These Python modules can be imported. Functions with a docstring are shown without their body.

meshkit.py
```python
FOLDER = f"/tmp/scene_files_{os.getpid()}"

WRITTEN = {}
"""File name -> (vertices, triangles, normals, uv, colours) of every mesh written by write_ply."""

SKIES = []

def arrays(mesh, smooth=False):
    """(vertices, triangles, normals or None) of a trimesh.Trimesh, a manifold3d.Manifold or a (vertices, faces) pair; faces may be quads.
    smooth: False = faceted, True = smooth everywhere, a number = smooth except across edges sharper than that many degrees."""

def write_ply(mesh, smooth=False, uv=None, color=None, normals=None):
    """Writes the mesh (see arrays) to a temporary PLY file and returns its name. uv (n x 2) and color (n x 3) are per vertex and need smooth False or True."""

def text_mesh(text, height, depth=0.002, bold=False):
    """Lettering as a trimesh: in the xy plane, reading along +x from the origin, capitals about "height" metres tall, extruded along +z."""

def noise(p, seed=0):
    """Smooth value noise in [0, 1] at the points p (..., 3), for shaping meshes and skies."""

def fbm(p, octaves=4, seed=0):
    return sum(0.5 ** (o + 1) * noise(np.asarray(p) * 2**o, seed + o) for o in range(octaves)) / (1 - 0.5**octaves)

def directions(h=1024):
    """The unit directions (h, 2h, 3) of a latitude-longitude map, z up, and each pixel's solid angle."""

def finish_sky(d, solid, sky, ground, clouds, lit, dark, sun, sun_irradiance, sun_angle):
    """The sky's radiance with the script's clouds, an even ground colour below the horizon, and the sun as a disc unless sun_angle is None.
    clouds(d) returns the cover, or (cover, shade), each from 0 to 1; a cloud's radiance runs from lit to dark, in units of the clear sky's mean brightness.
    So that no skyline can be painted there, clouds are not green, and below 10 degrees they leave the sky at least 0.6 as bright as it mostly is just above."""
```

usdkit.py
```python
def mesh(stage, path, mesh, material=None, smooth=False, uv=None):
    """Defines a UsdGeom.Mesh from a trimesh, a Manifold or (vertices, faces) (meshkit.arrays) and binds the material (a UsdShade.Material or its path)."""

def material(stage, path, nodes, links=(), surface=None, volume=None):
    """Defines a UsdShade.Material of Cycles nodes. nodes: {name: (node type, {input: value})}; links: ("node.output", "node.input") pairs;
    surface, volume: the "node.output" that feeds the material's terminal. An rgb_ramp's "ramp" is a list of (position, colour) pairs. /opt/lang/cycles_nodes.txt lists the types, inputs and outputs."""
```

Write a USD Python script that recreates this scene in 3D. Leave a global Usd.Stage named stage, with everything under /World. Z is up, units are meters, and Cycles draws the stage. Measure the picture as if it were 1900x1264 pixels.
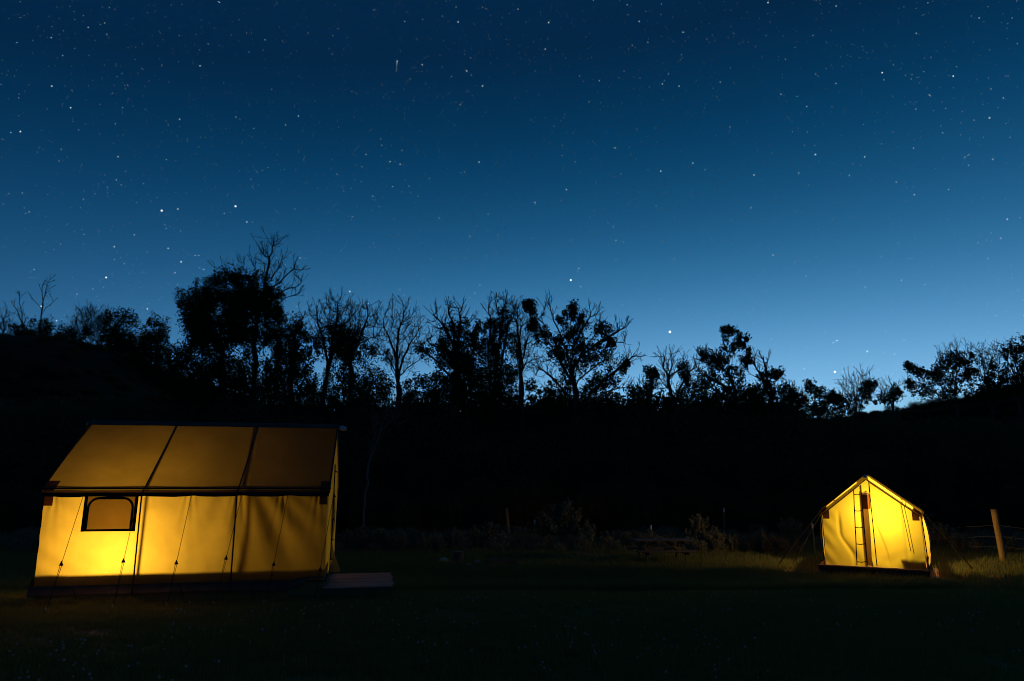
import math, numpy as np, trimesh, usdkit, meshkit
from scipy.spatial import cKDTree
from pxr import Usd, UsdGeom, UsdLux, UsdShade, Gf, Vt, Sdf

stage = Usd.Stage.CreateInMemory()
UsdGeom.SetStageUpAxis(stage, 'Z'); UsdGeom.SetStageMetersPerUnit(stage, 1.0)
UsdGeom.Xform.Define(stage, '/World')
RAD = math.radians

# ---------------------------------------------------------------- camera
EYE, PITCH, FPX = np.array([0, 0, 1.85]), RAD(12.0), 1900 * 24 / 36.0
cam = UsdGeom.Camera.Define(stage, '/World/camera')
cam.CreateFocalLengthAttr(24.0); cam.CreateHorizontalApertureAttr(36.0); cam.CreateVerticalApertureAttr(36 * 681 / 1024)
cam.CreateClippingRangeAttr(Gf.Vec2f(0.1, 6000)); cam.CreateExposureAttr(0.0)
cam.AddTransformOp().Set(Gf.Matrix4d().SetRotate(Gf.Rotation(Gf.Vec3d(1, 0, 0), 90 + math.degrees(PITCH))) * Gf.Matrix4d().SetTranslate(Gf.Vec3d(*EYE.tolist())))

def ray(px, py):
    r, u = (px - 950) / FPX, -(py - 632) / FPX
    return np.array([r, math.cos(PITCH) - u * math.sin(PITCH), math.sin(PITCH) + u * math.cos(PITCH)])

def at(px, py, Y):
    d = ray(px, py)
    return EYE + d * (Y / d[1])

# ---------------------------------------------------------------- night sky: the sun is well below the horizon, ahead and to the right
SUN_EL, SUN_ROT, SKY = RAD(-5.0), 0.42, 0.05
nodes = {
    'tc': ('texture_coordinate', {}),
    'sky': ('sky_texture', {'sky_type': 'single_scattering', 'sun_disc': False, 'sun_elevation': SUN_EL, 'sun_rotation': SUN_ROT}),
    'sep': ('separate_color', {'color_type': 'rgb'}), 'comb': ('combine_color', {'color_type': 'rgb'}),
    'xyz': ('separate_xyz', {}), 'zs': ('math', {'math_type': 'multiply', 'value2': -1 / 0.12}), 'ze': ('math', {'math_type': 'exponent'}), 'zc': ('math', {'math_type': 'minimum', 'value2': 0.62}),
    'bg': ('background_shader', {'strength': SKY}),
}
links = [('sky.color', 'sep.color'), ('tc.generated', 'xyz.vector'), ('xyz.z', 'zs.value1'), ('xyz.z', 'zc.value1'), ('zs.value', 'ze.value1')]
# film response per colour: gain, contrast, deepening towards the zenith, air near the horizon
for c, gain, power, zen, low in (('r', 92.26, 1.243, -10.8, -4.764), ('g', 9.4, 0.808, -4.4, -1.276), ('b', 7.331, 0.641, -3.84, -0.375)):
    nodes['pow' + c] = ('math', {'math_type': 'power', 'value2': power}); nodes['mul' + c] = ('math', {'math_type': 'multiply', 'value2': gain / SKY})
    nodes['fl' + c] = ('math', {'math_type': 'maximum', 'value2': {'r': 0.0013, 'g': 0.0195, 'b': 0.061}[c] / SKY}); nodes['la' + c] = ('math', {'math_type': 'multiply', 'value2': low}); nodes['lz' + c] = ('math', {'math_type': 'multiply_add', 'value2': zen}); nodes['le' + c] = ('math', {'math_type': 'exponent'}); nodes['lm' + c] = ('math', {'math_type': 'multiply'})
    links += [(f'sep.{c}', f'pow{c}.value1'), (f'pow{c}.value', f'mul{c}.value1'), ('ze.value', f'la{c}.value1'), ('zc.value', f'lz{c}.value1'), (f'la{c}.value', f'lz{c}.value3'), (f'lz{c}.value', f'le{c}.value1'),
              (f'mul{c}.value', f'lm{c}.value1'), (f'le{c}.value', f'lm{c}.value2'), (f'lm{c}.value', f'fl{c}.value1'), (f'fl{c}.value', f'comb.{c}')]
last = 'comb.color'
# stars: faint ones as cells of a random field over the sky, bright ones one by one
for k, (scale, rad, gain) in enumerate(((205.0, 0.125, 0.24), (150.0, 0.09, 0.5), (112.0, 0.075, 0.9), (60.0, 0.045, 2.2))):
    n = f'star{k}'
    nodes[n] = ('voronoi_texture', {'feature': 'f1', 'scale': scale, 'randomness': 1.0})
    nodes[n + 'f'] = ('map_range', {'range_type': 'smoothstep', 'from_min': rad, 'from_max': rad * 0.45, 'to_min': 0.0, 'to_max': 1.0, 'clamp': True})
    nodes[n + 's'] = ('separate_color', {'color_type': 'rgb'})
    nodes[n + 'p'] = ('math', {'math_type': 'power', 'value2': 1.6})
    nodes[n + 'm'] = ('math', {'math_type': 'multiply'})
    nodes[n + 'g'] = ('math', {'math_type': 'multiply', 'value2': gain / SKY})
    nodes[n + 't'] = ('mix', {'mix_type': 'mix', 'color1': (0.95, 0.93, 0.92), 'color2': (0.72, 0.9, 1.0)})
    nodes[n + 'c'] = ('mix', {'mix_type': 'multiply', 'fac': 1.0})
    nodes[n + 'a'] = ('mix', {'mix_type': 'add', 'fac': 1.0})
    links += [('tc.generated', n + '.vector'), (n + '.distance', n + 'f.value'), (n + '.color', n + 's.color'), (n + 's.r', n + 'p.value1'), (n + 'f.result', n + 'm.value1'), (n + 'p.value', n + 'm.value2'),
              (n + 'm.value', n + 'g.value1'), (n + 's.g', n + 't.fac'), (n + 't.color', n + 'c.color1'), (n + 'g.value', n + 'c.color2'), (last, n + 'a.color1'), (n + 'c.color', n + 'a.color2')]
    last = n + 'a.color'
STARS = [(437, 383, 3), (300, 391, 3), (197, 515, 2.6), (212, 458, 2), (249, 436, 1.6), (312, 461, 2), (649, 541, 2.4), (1059, 520, 3.2), (1074, 498, 2), (1243, 616, 4.2), (1549, 690, 3.2), (1546, 636, 1.8), (1553, 632, 2.2),
         (1609, 652, 2.2), (1496, 513, 2), (1513, 287, 2.4), (1226, 318, 2.4), (1051, 352, 2.4), (1637, 135, 2.2), (1836, 219, 2), (1869, 407, 2), (1857, 442, 1.6), (1142, 275, 2), (1018, 42, 2.2), (850, 41, 2), (866, 132, 2),
         (895, 160, 2), (838, 142, 1.6), (751, 40, 1.8), (530, 232, 1.8), (679, 287, 1.8), (487, 316, 1.6), (497, 311, 1.6), (219, 291, 1.8), (38, 244, 2), (131, 200, 2), (96, 160, 2), (95, 70, 1.6), (458, 412, 2), (416, 396, 1.6),
         (330, 388, 2), (362, 474, 1.6), (369, 474, 1.6), (378, 500, 1.8), (889, 301, 2), (862, 319, 1.8), (1229, 156, 2), (1260, 160, 1.8), (1202, 79, 1.8), (1186, 40, 2), (1434, 473, 1.8), (1399, 325, 1.8), (1482, 321, 1.8),
         (1760, 352, 1.8), (1842, 296, 1.8), (1790, 292, 1.6), (1663, 338, 1.6), (1112, 150, 1.8), (1267, 60, 1.8), (1425, 5, 2), (1700, 62, 1.6), (1497, 198, 1.8), (1551, 155, 1.8), (815, 405, 1.8), (691, 364, 1.6),
         (1660, 657, 1.6), (737, 114, 2.2), (736.6, 118, 1.6), (736.2, 122, 1.4), (735.6, 127, 1.2), (735, 132, 1.0)]
acc = None
for k, (px, py, w) in enumerate(STARS):
    d = ray(px, py); d /= np.linalg.norm(d)
    nodes[f'b{k}'] = ('vector_math', {'math_type': 'distance', 'vector2': d})
    r = 0.00046 * w
    nodes[f'b{k}r'] = ('map_range', {'range_type': 'smoothstep', 'from_min': r, 'from_max': r * 0.3, 'to_min': 0.0, 'to_max': (0.25 + 0.2 * w * w) / SKY, 'clamp': True})
    links += [('tc.generated', f'b{k}.vector1'), (f'b{k}.value', f'b{k}r.value')]
    if acc:
        nodes[f'b{k}x'] = ('math', {'math_type': 'maximum'}); links += [(acc, f'b{k}x.value1'), (f'b{k}r.result', f'b{k}x.value2')]; acc = f'b{k}x.value'
    else:
        acc = f'b{k}r.result'
nodes['bt'] = ('mix', {'mix_type': 'multiply', 'fac': 1.0, 'color2': (0.95, 1.0, 0.98)}); nodes['ba'] = ('mix', {'mix_type': 'add', 'fac': 1.0})
links += [(acc, 'bt.color1'), (last, 'ba.color1'), ('bt.color', 'ba.color2'), ('ba.color', 'bg.color')]
dome = UsdLux.DomeLight.Define(stage, '/World/sky')
UsdShade.MaterialBindingAPI.Apply(dome.GetPrim()).Bind(usdkit.material(stage, '/World/Looks/night_sky', nodes, links, surface='bg.background'))
dome.GetPrim().SetCustomDataByKey('kind', 'structure'); dome.GetPrim().SetCustomDataByKey('label', 'deep blue night sky full of stars, paler towards the horizon')

# ---------------------------------------------------------------- lantern light inside the two tents
LAMP_LEFT, LAMP_RIGHT = 78.0, 126.0
LAMP_COLOR = (1.0, 0.66, 0.2)

def lamp(name, p, power, r=0.11):
    l = UsdLux.SphereLight.Define(stage, '/World/' + name)
    l.CreateRadiusAttr(r); l.CreateNormalizeAttr(True); l.CreateIntensityAttr(power); l.CreateColorAttr(Gf.Vec3f(*LAMP_COLOR))
    l.AddTranslateOp().Set(Gf.Vec3d(*map(float, p)))

# ---------------------------------------------------------------- helpers
taken = {}

def free(parent, name):
    n = taken.setdefault(parent, {}); k = n.get(name, 0); n[name] = k + 1
    return name if k == 0 else f'{name}_{k:03d}'

def tag(prim, label=None, cat=None, group=None, kind=None):
    for k, v in (('label', label), ('category', cat), ('group', group), ('kind', kind)):
        if v: prim.SetCustomDataByKey(k, v)
    return prim

def obj(name, mesh, mat, parent=None, smooth=False, **kw):
    base = '/World' if parent is None else str(parent.GetPath())
    if isinstance(mesh, list): mesh = trimesh.util.concatenate(mesh)
    return tag(usdkit.mesh(stage, base + '/' + free(base, name), mesh, M[mat] if isinstance(mat, str) else mat, smooth).GetPrim(), **kw)

def thing(name, label, cat, loc=(0, 0, 0), rot=0.0, scale=None, group=None, kind=None):
    x = UsdGeom.Xform.Define(stage, '/World/' + free('/World', name)); x.AddTranslateOp().Set(Gf.Vec3d(*map(float, loc)))
    x.AddRotateZOp().Set(math.degrees(rot))
    if scale is not None: x.AddScaleOp().Set(Gf.Vec3f(*scale))
    return tag(x.GetPrim(), label, cat, group, kind)

def dup(src, loc, rot, scale, label, cat, group):
    p = thing(src.GetName().rstrip('0123456789').rstrip('_'), label, cat, loc, rot, scale, group)
    p.GetReferences().AddInternalReference(src.GetPath()); p.SetInstanceable(True)
    return p

def tm(v, f): return trimesh.Trimesh(np.asarray(v, float), np.asarray(f, int), process=False)

def tube(pts, r, sides=6, caps=True):
    """A tube through the points; r a number or one per point."""
    pts = np.asarray(pts, float); n = len(pts); r = np.broadcast_to(np.asarray(r, float), n)
    t = np.gradient(pts, axis=0); t /= np.linalg.norm(t, axis=1, keepdims=True) + 1e-12
    ref = np.array([0, 0, 1.0]) if abs(t[:, 2]).mean() < 0.8 else np.array([1.0, 0, 0])
    a = np.cross(t, ref); a /= np.linalg.norm(a, axis=1, keepdims=True) + 1e-12; b = np.cross(t, a)
    ang = np.arange(sides) * 2 * math.pi / sides
    v = (pts[:, None] + r[:, None, None] * (a[:, None] * np.cos(ang)[None, :, None] + b[:, None] * np.sin(ang)[None, :, None])).reshape(-1, 3)
    i = np.arange(sides); j = (i + 1) % sides; f = []
    for k in range(n - 1):
        o, q = k * sides, (k + 1) * sides
        f += [np.c_[o + i, q + i, q + j], np.c_[o + i, q + j, o + j]]
    if caps:
        f += [np.c_[np.zeros(sides - 2, int), i[2:], i[1:-1]], np.c_[np.full(sides - 2, (n - 1) * sides), (n - 1) * sides + i[1:-1], (n - 1) * sides + i[2:]]]
    return tm(v, np.vstack(f))

def board(c, ex, ey, ez, ch=0.006):
    """A box of half sizes along three axes given as vectors, with softened long edges."""
    c, ex, ey, ez = (np.asarray(x, float) for x in (c, ex, ey, ez))
    ly, lz = np.linalg.norm(ey), np.linalg.norm(ez); h = min(ch, 0.3 * ly, 0.3 * lz)
    prof = [(-1, -1 + h / lz), (-1 + h / ly, -1), (1 - h / ly, -1), (1, -1 + h / lz), (1, 1 - h / lz), (1 - h / ly, 1), (-1 + h / ly, 1), (-1, 1 - h / lz)]
    v = [c + s * ex + y * ey + z * ez for s in (-1, 1) for y, z in prof]; i = np.arange(8); j = (i + 1) % 8
    f = np.vstack([np.c_[i, i + 8, j + 8], np.c_[i, j + 8, j], np.c_[np.zeros(6, int), i[1:-1], i[2:]], np.c_[np.full(6, 8), i[2:] + 8, i[1:-1] + 8]])
    m = tm(v, f)
    if np.dot(np.cross(ex, ey), ez) < 0: m.invert()
    return m

def box(x0, x1, y0, y1, z0, z1):
    long_x = (x1 - x0) >= max(y1 - y0, z1 - z0); c = [(x0 + x1) / 2, (y0 + y1) / 2, (z0 + z1) / 2]
    e = [np.array([(x1 - x0) / 2, 0, 0]), np.array([0, (y1 - y0) / 2, 0]), np.array([0, 0, (z1 - z0) / 2])]
    if long_x: return board(c, *e)
    return board(c, e[1], e[2], e[0]) if (y1 - y0) >= (z1 - z0) else board(c, e[2], e[0], e[1])

def sheet(nu, nv, fn):
    """A cloth: fn(u, v) gives points for arrays u, v in 0..1."""
    u, v = np.meshgrid(np.linspace(0, 1, nu), np.linspace(0, 1, nv), indexing='ij')
    p = fn(u, v).reshape(-1, 3); i, j = np.meshgrid(np.arange(nu - 1), np.arange(nv - 1), indexing='ij'); a = (i * nv + j).ravel()
    return tm(p, np.vstack([np.c_[a, a + nv, a + nv + 1], np.c_[a, a + nv + 1, a + 1]]))

def bil(A, B, C, D):
    """Bilinear patch: A (0,0), B (1,0), C (1,1), D (0,1)."""
    A, B, C, D = (np.asarray(x, float) for x in (A, B, C, D))
    return lambda u, v: (A * ((1 - u) * (1 - v))[..., None] + B * (u * (1 - v))[..., None] + C * (u * v)[..., None] + D * ((1 - u) * v)[..., None])

# ---------------------------------------------------------------- materials
M = {}

def mat(name, c1, c2=None, scale=8.0, rough=0.8, bump=0.0, bscale=None, spec=0.3, stretch=(1, 1, 1), extra=None):
    n = {'tc': ('texture_coordinate', {}), 'mp': ('mapping', {'scale': stretch}), 'n': ('noise_texture', {'scale': scale, 'detail': 5.0, 'roughness': 0.6}), 'r': ('rgb_ramp', {'ramp': [(0.3, c1), (0.7, c2 or c1)]}),
         'p': ('principled_bsdf', {'roughness': rough, 'specular_ior_level': spec})}
    l = [('tc.object', 'mp.vector'), ('mp.vector', 'n.vector'), ('n.fac', 'r.fac'), ('r.color', 'p.base_color')]
    if bump:
        n['bn'] = ('noise_texture', {'scale': bscale or scale * 4, 'detail': 4.0}); n['b'] = ('bump', {'strength': bump, 'distance': 0.02})
        l += [('mp.vector', 'bn.vector'), ('bn.fac', 'b.height'), ('b.normal', 'p.normal')]
    M[name] = usdkit.material(stage, '/World/Looks/' + name, n, l, surface='p.BSDF')

def leaf_mat(name, c1, c2, trans):
    M[name] = usdkit.material(stage, '/World/Looks/' + name, {
        'g': ('geometry', {}), 'r': ('rgb_ramp', {'ramp': [(0.0, c1), (1.0, c2)]}), 'd': ('diffuse_bsdf', {}), 't': ('translucent_bsdf', {'color': trans}), 'm': ('mix_closure', {'fac': 0.3})},
        [('g.random_per_island', 'r.fac'), ('r.color', 'd.color'), ('d.BSDF', 'm.closure1'), ('t.BSDF', 'm.closure2')], surface='m.closure')

def canvas(name, col, trans, fac, stain=0.12):
    """Woven cotton canvas that lets lamplight through; faint weave and old stains."""
    M[name] = usdkit.material(stage, '/World/Looks/' + name, {
        'tc': ('texture_coordinate', {}), 'n': ('noise_texture', {'scale': 1.7, 'detail': 6.0, 'roughness': 0.62}), 'r': ('rgb_ramp', {'ramp': [(0.3, (1 - stain,) * 3), (0.65, (1, 1, 1))]}),
        'n2': ('noise_texture', {'scale': 240.0, 'detail': 2.0}), 'r2': ('rgb_ramp', {'ramp': [(0.2, (0.9,) * 3), (0.8, (1, 1, 1))]}),
        'x': ('mix', {'mix_type': 'multiply', 'fac': 1.0}), 'ct': ('mix', {'mix_type': 'multiply', 'fac': 1.0, 'color2': trans}), 'cd': ('mix', {'mix_type': 'multiply', 'fac': 1.0, 'color2': col}),
        'b': ('bump', {'strength': 0.12, 'distance': 0.002}),
        'd': ('diffuse_bsdf', {'roughness': 0.6}), 't': ('translucent_bsdf', {}), 'm': ('mix_closure', {'fac': fac})},
        [('tc.object', 'n.vector'), ('n.fac', 'r.fac'), ('tc.object', 'n2.vector'), ('n2.fac', 'r2.fac'), ('r.color', 'x.color1'), ('r2.color', 'x.color2'), ('x.color', 'ct.color1'), ('x.color', 'cd.color1'), ('n2.fac', 'b.height'),
         ('b.normal', 'd.normal'), ('b.normal', 't.normal'), ('ct.color', 't.color'), ('cd.color', 'd.color'), ('d.BSDF', 'm.closure1'), ('t.BSDF', 'm.closure2')], surface='m.closure')

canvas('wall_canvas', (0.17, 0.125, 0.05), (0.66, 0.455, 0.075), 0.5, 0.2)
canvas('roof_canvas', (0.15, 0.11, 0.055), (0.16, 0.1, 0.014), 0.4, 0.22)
canvas('gable_canvas', (0.32, 0.26, 0.1), (0.5, 0.41, 0.045), 0.5, 0.1)
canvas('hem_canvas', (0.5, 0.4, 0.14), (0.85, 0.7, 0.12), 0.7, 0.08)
canvas('flap_canvas', (0.3, 0.22, 0.12), (0.4, 0.3, 0.14), 0.5)
canvas('patch_fabric', (0.2, 0.09, 0.04), (0.25, 0.1, 0.02), 0.3)
M['window_net'] = usdkit.material(stage, '/World/Looks/window_net', {'d': ('diffuse_bsdf', {'color': (0.03, 0.03, 0.03)}), 't': ('transparent_bsdf', {'color': (1, 1, 1)}), 'm': ('mix_closure', {'fac': 0.7})}, [('d.BSDF', 'm.closure1'), ('t.BSDF', 'm.closure2')], surface='m.closure')
M['curtain_net'] = usdkit.material(stage, '/World/Looks/curtain_net', {'d': ('translucent_bsdf', {'color': (0.35, 0.25, 0.1)}), 't': ('transparent_bsdf', {'color': (1, 1, 1)}), 'm': ('mix_closure', {'fac': 0.66})}, [('d.BSDF', 'm.closure1'), ('t.BSDF', 'm.closure2')], surface='m.closure')
canvas('screen_mesh', (0.08, 0.07, 0.06), (0.3, 0.25, 0.2), 0.5)
mat('dark_webbing', (0.012, 0.012, 0.014), (0.02, 0.02, 0.024), 30)
mat('rope', (0.02, 0.018, 0.015), (0.035, 0.03, 0.026), 60)
mat('sod_cloth', (0.06, 0.042, 0.034), (0.1, 0.07, 0.055), 5, bump=0.3)
mat('deck_wood', (0.2, 0.1, 0.06), (0.32, 0.17, 0.1), 7, bump=0.4, stretch=(0.15, 1, 1))
mat('old_wood', (0.16, 0.11, 0.07), (0.28, 0.2, 0.13), 9, bump=0.5, stretch=(1, 1, 0.15))
mat('post_wood', (0.17, 0.1, 0.035), (0.3, 0.185, 0.07), 9, bump=0.6, stretch=(1, 1, 0.12))
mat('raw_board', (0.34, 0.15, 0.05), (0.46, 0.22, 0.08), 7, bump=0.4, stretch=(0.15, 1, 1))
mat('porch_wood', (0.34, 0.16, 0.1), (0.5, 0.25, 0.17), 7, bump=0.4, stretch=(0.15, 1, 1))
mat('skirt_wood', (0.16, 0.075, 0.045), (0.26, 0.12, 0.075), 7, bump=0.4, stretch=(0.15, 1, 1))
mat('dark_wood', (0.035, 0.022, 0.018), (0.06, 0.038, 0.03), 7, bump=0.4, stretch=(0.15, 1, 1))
mat('table_wood', (0.085, 0.06, 0.05), (0.14, 0.1, 0.085), 7, bump=0.4, stretch=(0.15, 1, 1))
mat('bright_metal', (0.5, 0.5, 0.5), (0.6, 0.6, 0.6), 10, rough=0.35)
mat('frame_tube', (0.25, 0.25, 0.26), (0.35, 0.35, 0.36), 10, rough=0.4)
mat('t_post_paint', (0.12, 0.14, 0.08), (0.2, 0.19, 0.1), 30, bump=0.3)
mat('white_paint', (0.7, 0.7, 0.68), (0.78, 0.78, 0.76), 20)
mat('wire', (0.1, 0.09, 0.08), (0.15, 0.14, 0.13), 30, rough=0.5)
mat('bedding', (0.06, 0.045, 0.035), (0.1, 0.075, 0.06), 4)
mat('bark', (0.04, 0.034, 0.028), (0.07, 0.06, 0.05), 6, bump=0.6, stretch=(1, 1, 0.3))
mat('pale_bark', (0.14, 0.125, 0.105), (0.22, 0.2, 0.17), 6, bump=0.5, stretch=(1, 1, 0.3))
mat('stone', (0.22, 0.2, 0.18), (0.4, 0.37, 0.33), 9, bump=0.6)
mat('tan_stone', (0.6, 0.42, 0.3), (0.75, 0.55, 0.4), 12, bump=0.5)
mat('flower', (0.26, 0.25, 0.22), (0.38, 0.36, 0.33), 20)
leaf_mat('tree_leaves', (0.03, 0.036, 0.018), (0.06, 0.068, 0.034), (0.03, 0.045, 0.015))
leaf_mat('thicket_leaves', (0.15, 0.1, 0.055), (0.28, 0.19, 0.11), (0.05, 0.045, 0.02))
leaf_mat('juniper_leaves', (0.016, 0.026, 0.014), (0.03, 0.042, 0.022), (0.015, 0.025, 0.01))
leaf_mat('sage_leaves', (0.24, 0.215, 0.135), (0.38, 0.34, 0.23), (0.06, 0.06, 0.035))
leaf_mat('grass_blades', (0.2, 0.19, 0.07), (0.38, 0.33, 0.16), (0.15, 0.16, 0.035))
leaf_mat('dry_grass', (0.14, 0.105, 0.05), (0.26, 0.2, 0.1), (0.1, 0.08, 0.03))

# ---------------------------------------------------------------- ground and hills
def sstep(a, b, x):
    t = np.clip((np.asarray(x, float) - a) / (b - a), 0, 1); return t * t * (3 - 2 * t)

def ground_z(x, y):
    x, y = np.asarray(x, float), np.asarray(y, float)
    z = -0.6 * sstep(10.5, 19, y) + 0.28 * sstep(11, 16, x) * (1 - sstep(22, 30, y))
    q = np.stack([x * 0.45, y * 0.45, 0 * x], -1)
    z = z + 0.09 * (meshkit.fbm(q, 3, 5) - 0.5) * sstep(3, 9, np.hypot(x, y - 3))
    hill = np.interp(x, [-160, -110, -82, -60, -55, -48, -43, -38, -32, -24, -12, 0, 20, 34, 40, 46, 52, 60, 75, 110, 160], [14, 17, 18.5, 19.4, 19.3, 17.6, 15.4, 11.6, 8.6, 5.6, 4.2, 3.6, 4.5, 7.5, 9.6, 10.2, 10.9, 12.6, 16, 21, 24])
    z = z + (hill + 0.6) * sstep(38, 80, y) + 2.2 * (meshkit.fbm(np.stack([x * 0.06, y * 0.06, 0 * x], -1), 4, 9) - 0.5) * sstep(45, 70, y) * (1 + 2 * sstep(150, 400, y))
    return z * (1 - sstep(300, 700, y)) + 14 * sstep(300, 700, y)

def down(px, py, lo=4.0, hi=120.0):
    """Where the line of sight through a pixel meets the ground."""
    d = ray(px, py); Y = np.linspace(lo, hi, 4000); P = EYE + d[None] * (Y / d[1])[:, None]
    k = np.argmax(P[:, 2] < ground_z(P[:, 0], P[:, 1])); p = P[k].copy(); p[2] = float(ground_z(p[0], p[1])); return p

def axis(breaks):
    return np.unique(np.concatenate([np.arange(a, b, s) for a, b, s in breaks] + [[breaks[-1][1]]]))

gx = axis([(-1500, -200, 60), (-200, -40, 2.5), (-40, -16, 0.8), (-16, 18, 0.25), (18, 40, 0.8), (40, 200, 2.5), (200, 1500, 60)])
gy = axis([(-1200, -40, 60), (-40, 0, 4), (0, 34, 0.25), (34, 100, 1.5), (100, 300, 10), (300, 1500, 60)])
GX, GY = np.meshgrid(gx, gy, indexing='ij'); GZ = ground_z(GX, GY); nv = len(gy)
i, j = np.meshgrid(np.arange(len(gx) - 1), np.arange(nv - 1), indexing='ij'); a = (i * nv + j).ravel()
n = {'g': ('geometry', {}), 'n': ('noise_texture', {'scale': 0.55, 'detail': 7.0, 'roughness': 0.65}), 'r': ('rgb_ramp', {'ramp': [(0.33, (0.4, 0.22, 0.14)), (0.43, (0.36, 0.21, 0.13)), (0.62, (0.3, 0.185, 0.11)), (0.75, (0.36, 0.21, 0.13))]}),
     'n2': ('noise_texture', {'scale': 22.0, 'detail': 5.0}), 'r2': ('rgb_ramp', {'ramp': [(0.3, (0.55,) * 3), (0.7, (1.25,) * 3)]}), 'x': ('mix', {'mix_type': 'multiply', 'fac': 1.0}), 'sp': ('separate_xyz', {}), 'far': ('map_range', {'from_min': 32.0, 'from_max': 46.0, 'to_min': 0.0, 'to_max': 1.0, 'clamp': True}), 'scrub': ('mix', {'color2': (0.03, 0.02, 0.012)}),
     'b': ('bump', {'strength': 0.8, 'distance': 0.04}), 'p': ('principled_bsdf', {'roughness': 0.95, 'specular_ior_level': 0.1})}
M['soil'] = usdkit.material(stage, '/World/Looks/soil', n, [('g.position', 'n.vector'), ('n.fac', 'r.fac'), ('g.position', 'n2.vector'), ('n2.fac', 'r2.fac'), ('r.color', 'x.color1'), ('r2.color', 'x.color2'), ('x.color', 'scrub.color1'), ('g.position', 'sp.vector'), ('sp.y', 'far.value'), ('far.result', 'scrub.fac'), ('scrub.color', 'p.base_color'), ('n2.fac', 'b.height'), ('b.normal', 'p.normal')], surface='p.BSDF')
obj('ground', tm(np.stack([GX, GY, GZ], -1).reshape(-1, 3), np.vstack([np.c_[a, a + nv, a + nv + 1], np.c_[a, a + nv + 1, a + 1]])), 'soil', smooth=True, kind='structure', label='dark grassy field running back to low hills')

# ---------------------------------------------------------------- left tent (long side towards the camera)
TL, YAW_L = np.array([-7.6, 11.42, 0.27]), 0.195
L, W, HW, HR = 4.46, 3.1, 1.5, 2.76

def local(origin, yaw):
    c, s = math.cos(yaw), math.sin(yaw); R = np.array([[c, -s, 0], [s, c, 0], [0, 0, 1]])
    return (lambda q: np.asarray(q, float) @ R.T + origin), (lambda p: (np.asarray(p, float) - origin) @ R)

to_w, to_l = local(TL, YAW_L)

def noise2(u, v, s=0): return meshkit.fbm(np.stack([u, v, 0 * u + 0.37], -1), 3, s) - 0.5

plat = thing('wooden_platform', 'long low wooden platform with a porch, under the larger tent', 'platform', TL, YAW_L)
PX1 = 5.64  # porch end
zb = -0.34
obj('side_board', box(-0.03, L, -0.03, 0.015, zb, -0.03), 'raw_board', plat)
obj('side_board', box(-0.03, L, W - 0.015, W + 0.03, zb, -0.03), 'dark_wood', plat)
obj('end_board', box(-0.03, 0.015, 0.02, W - 0.02, zb, -0.03), 'dark_wood', plat)
for k in range(11):
    y0 = 0.0 + k * (W / 11)
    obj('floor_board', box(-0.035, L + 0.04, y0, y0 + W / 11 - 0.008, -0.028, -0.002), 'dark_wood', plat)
PY0, PY1 = -0.13, 1.75
for k in range(12):
    y0 = PY0 + k * ((PY1 - PY0) / 12)
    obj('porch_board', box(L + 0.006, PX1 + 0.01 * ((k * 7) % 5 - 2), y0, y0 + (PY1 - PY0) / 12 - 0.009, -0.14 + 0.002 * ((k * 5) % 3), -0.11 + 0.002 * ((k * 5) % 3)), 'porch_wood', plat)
obj('porch_skirt', box(L + 0.006, PX1 - 0.03, PY0 + 0.005, PY0 + 0.04, zb - 0.1, -0.144), 'skirt_wood', plat)
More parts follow.
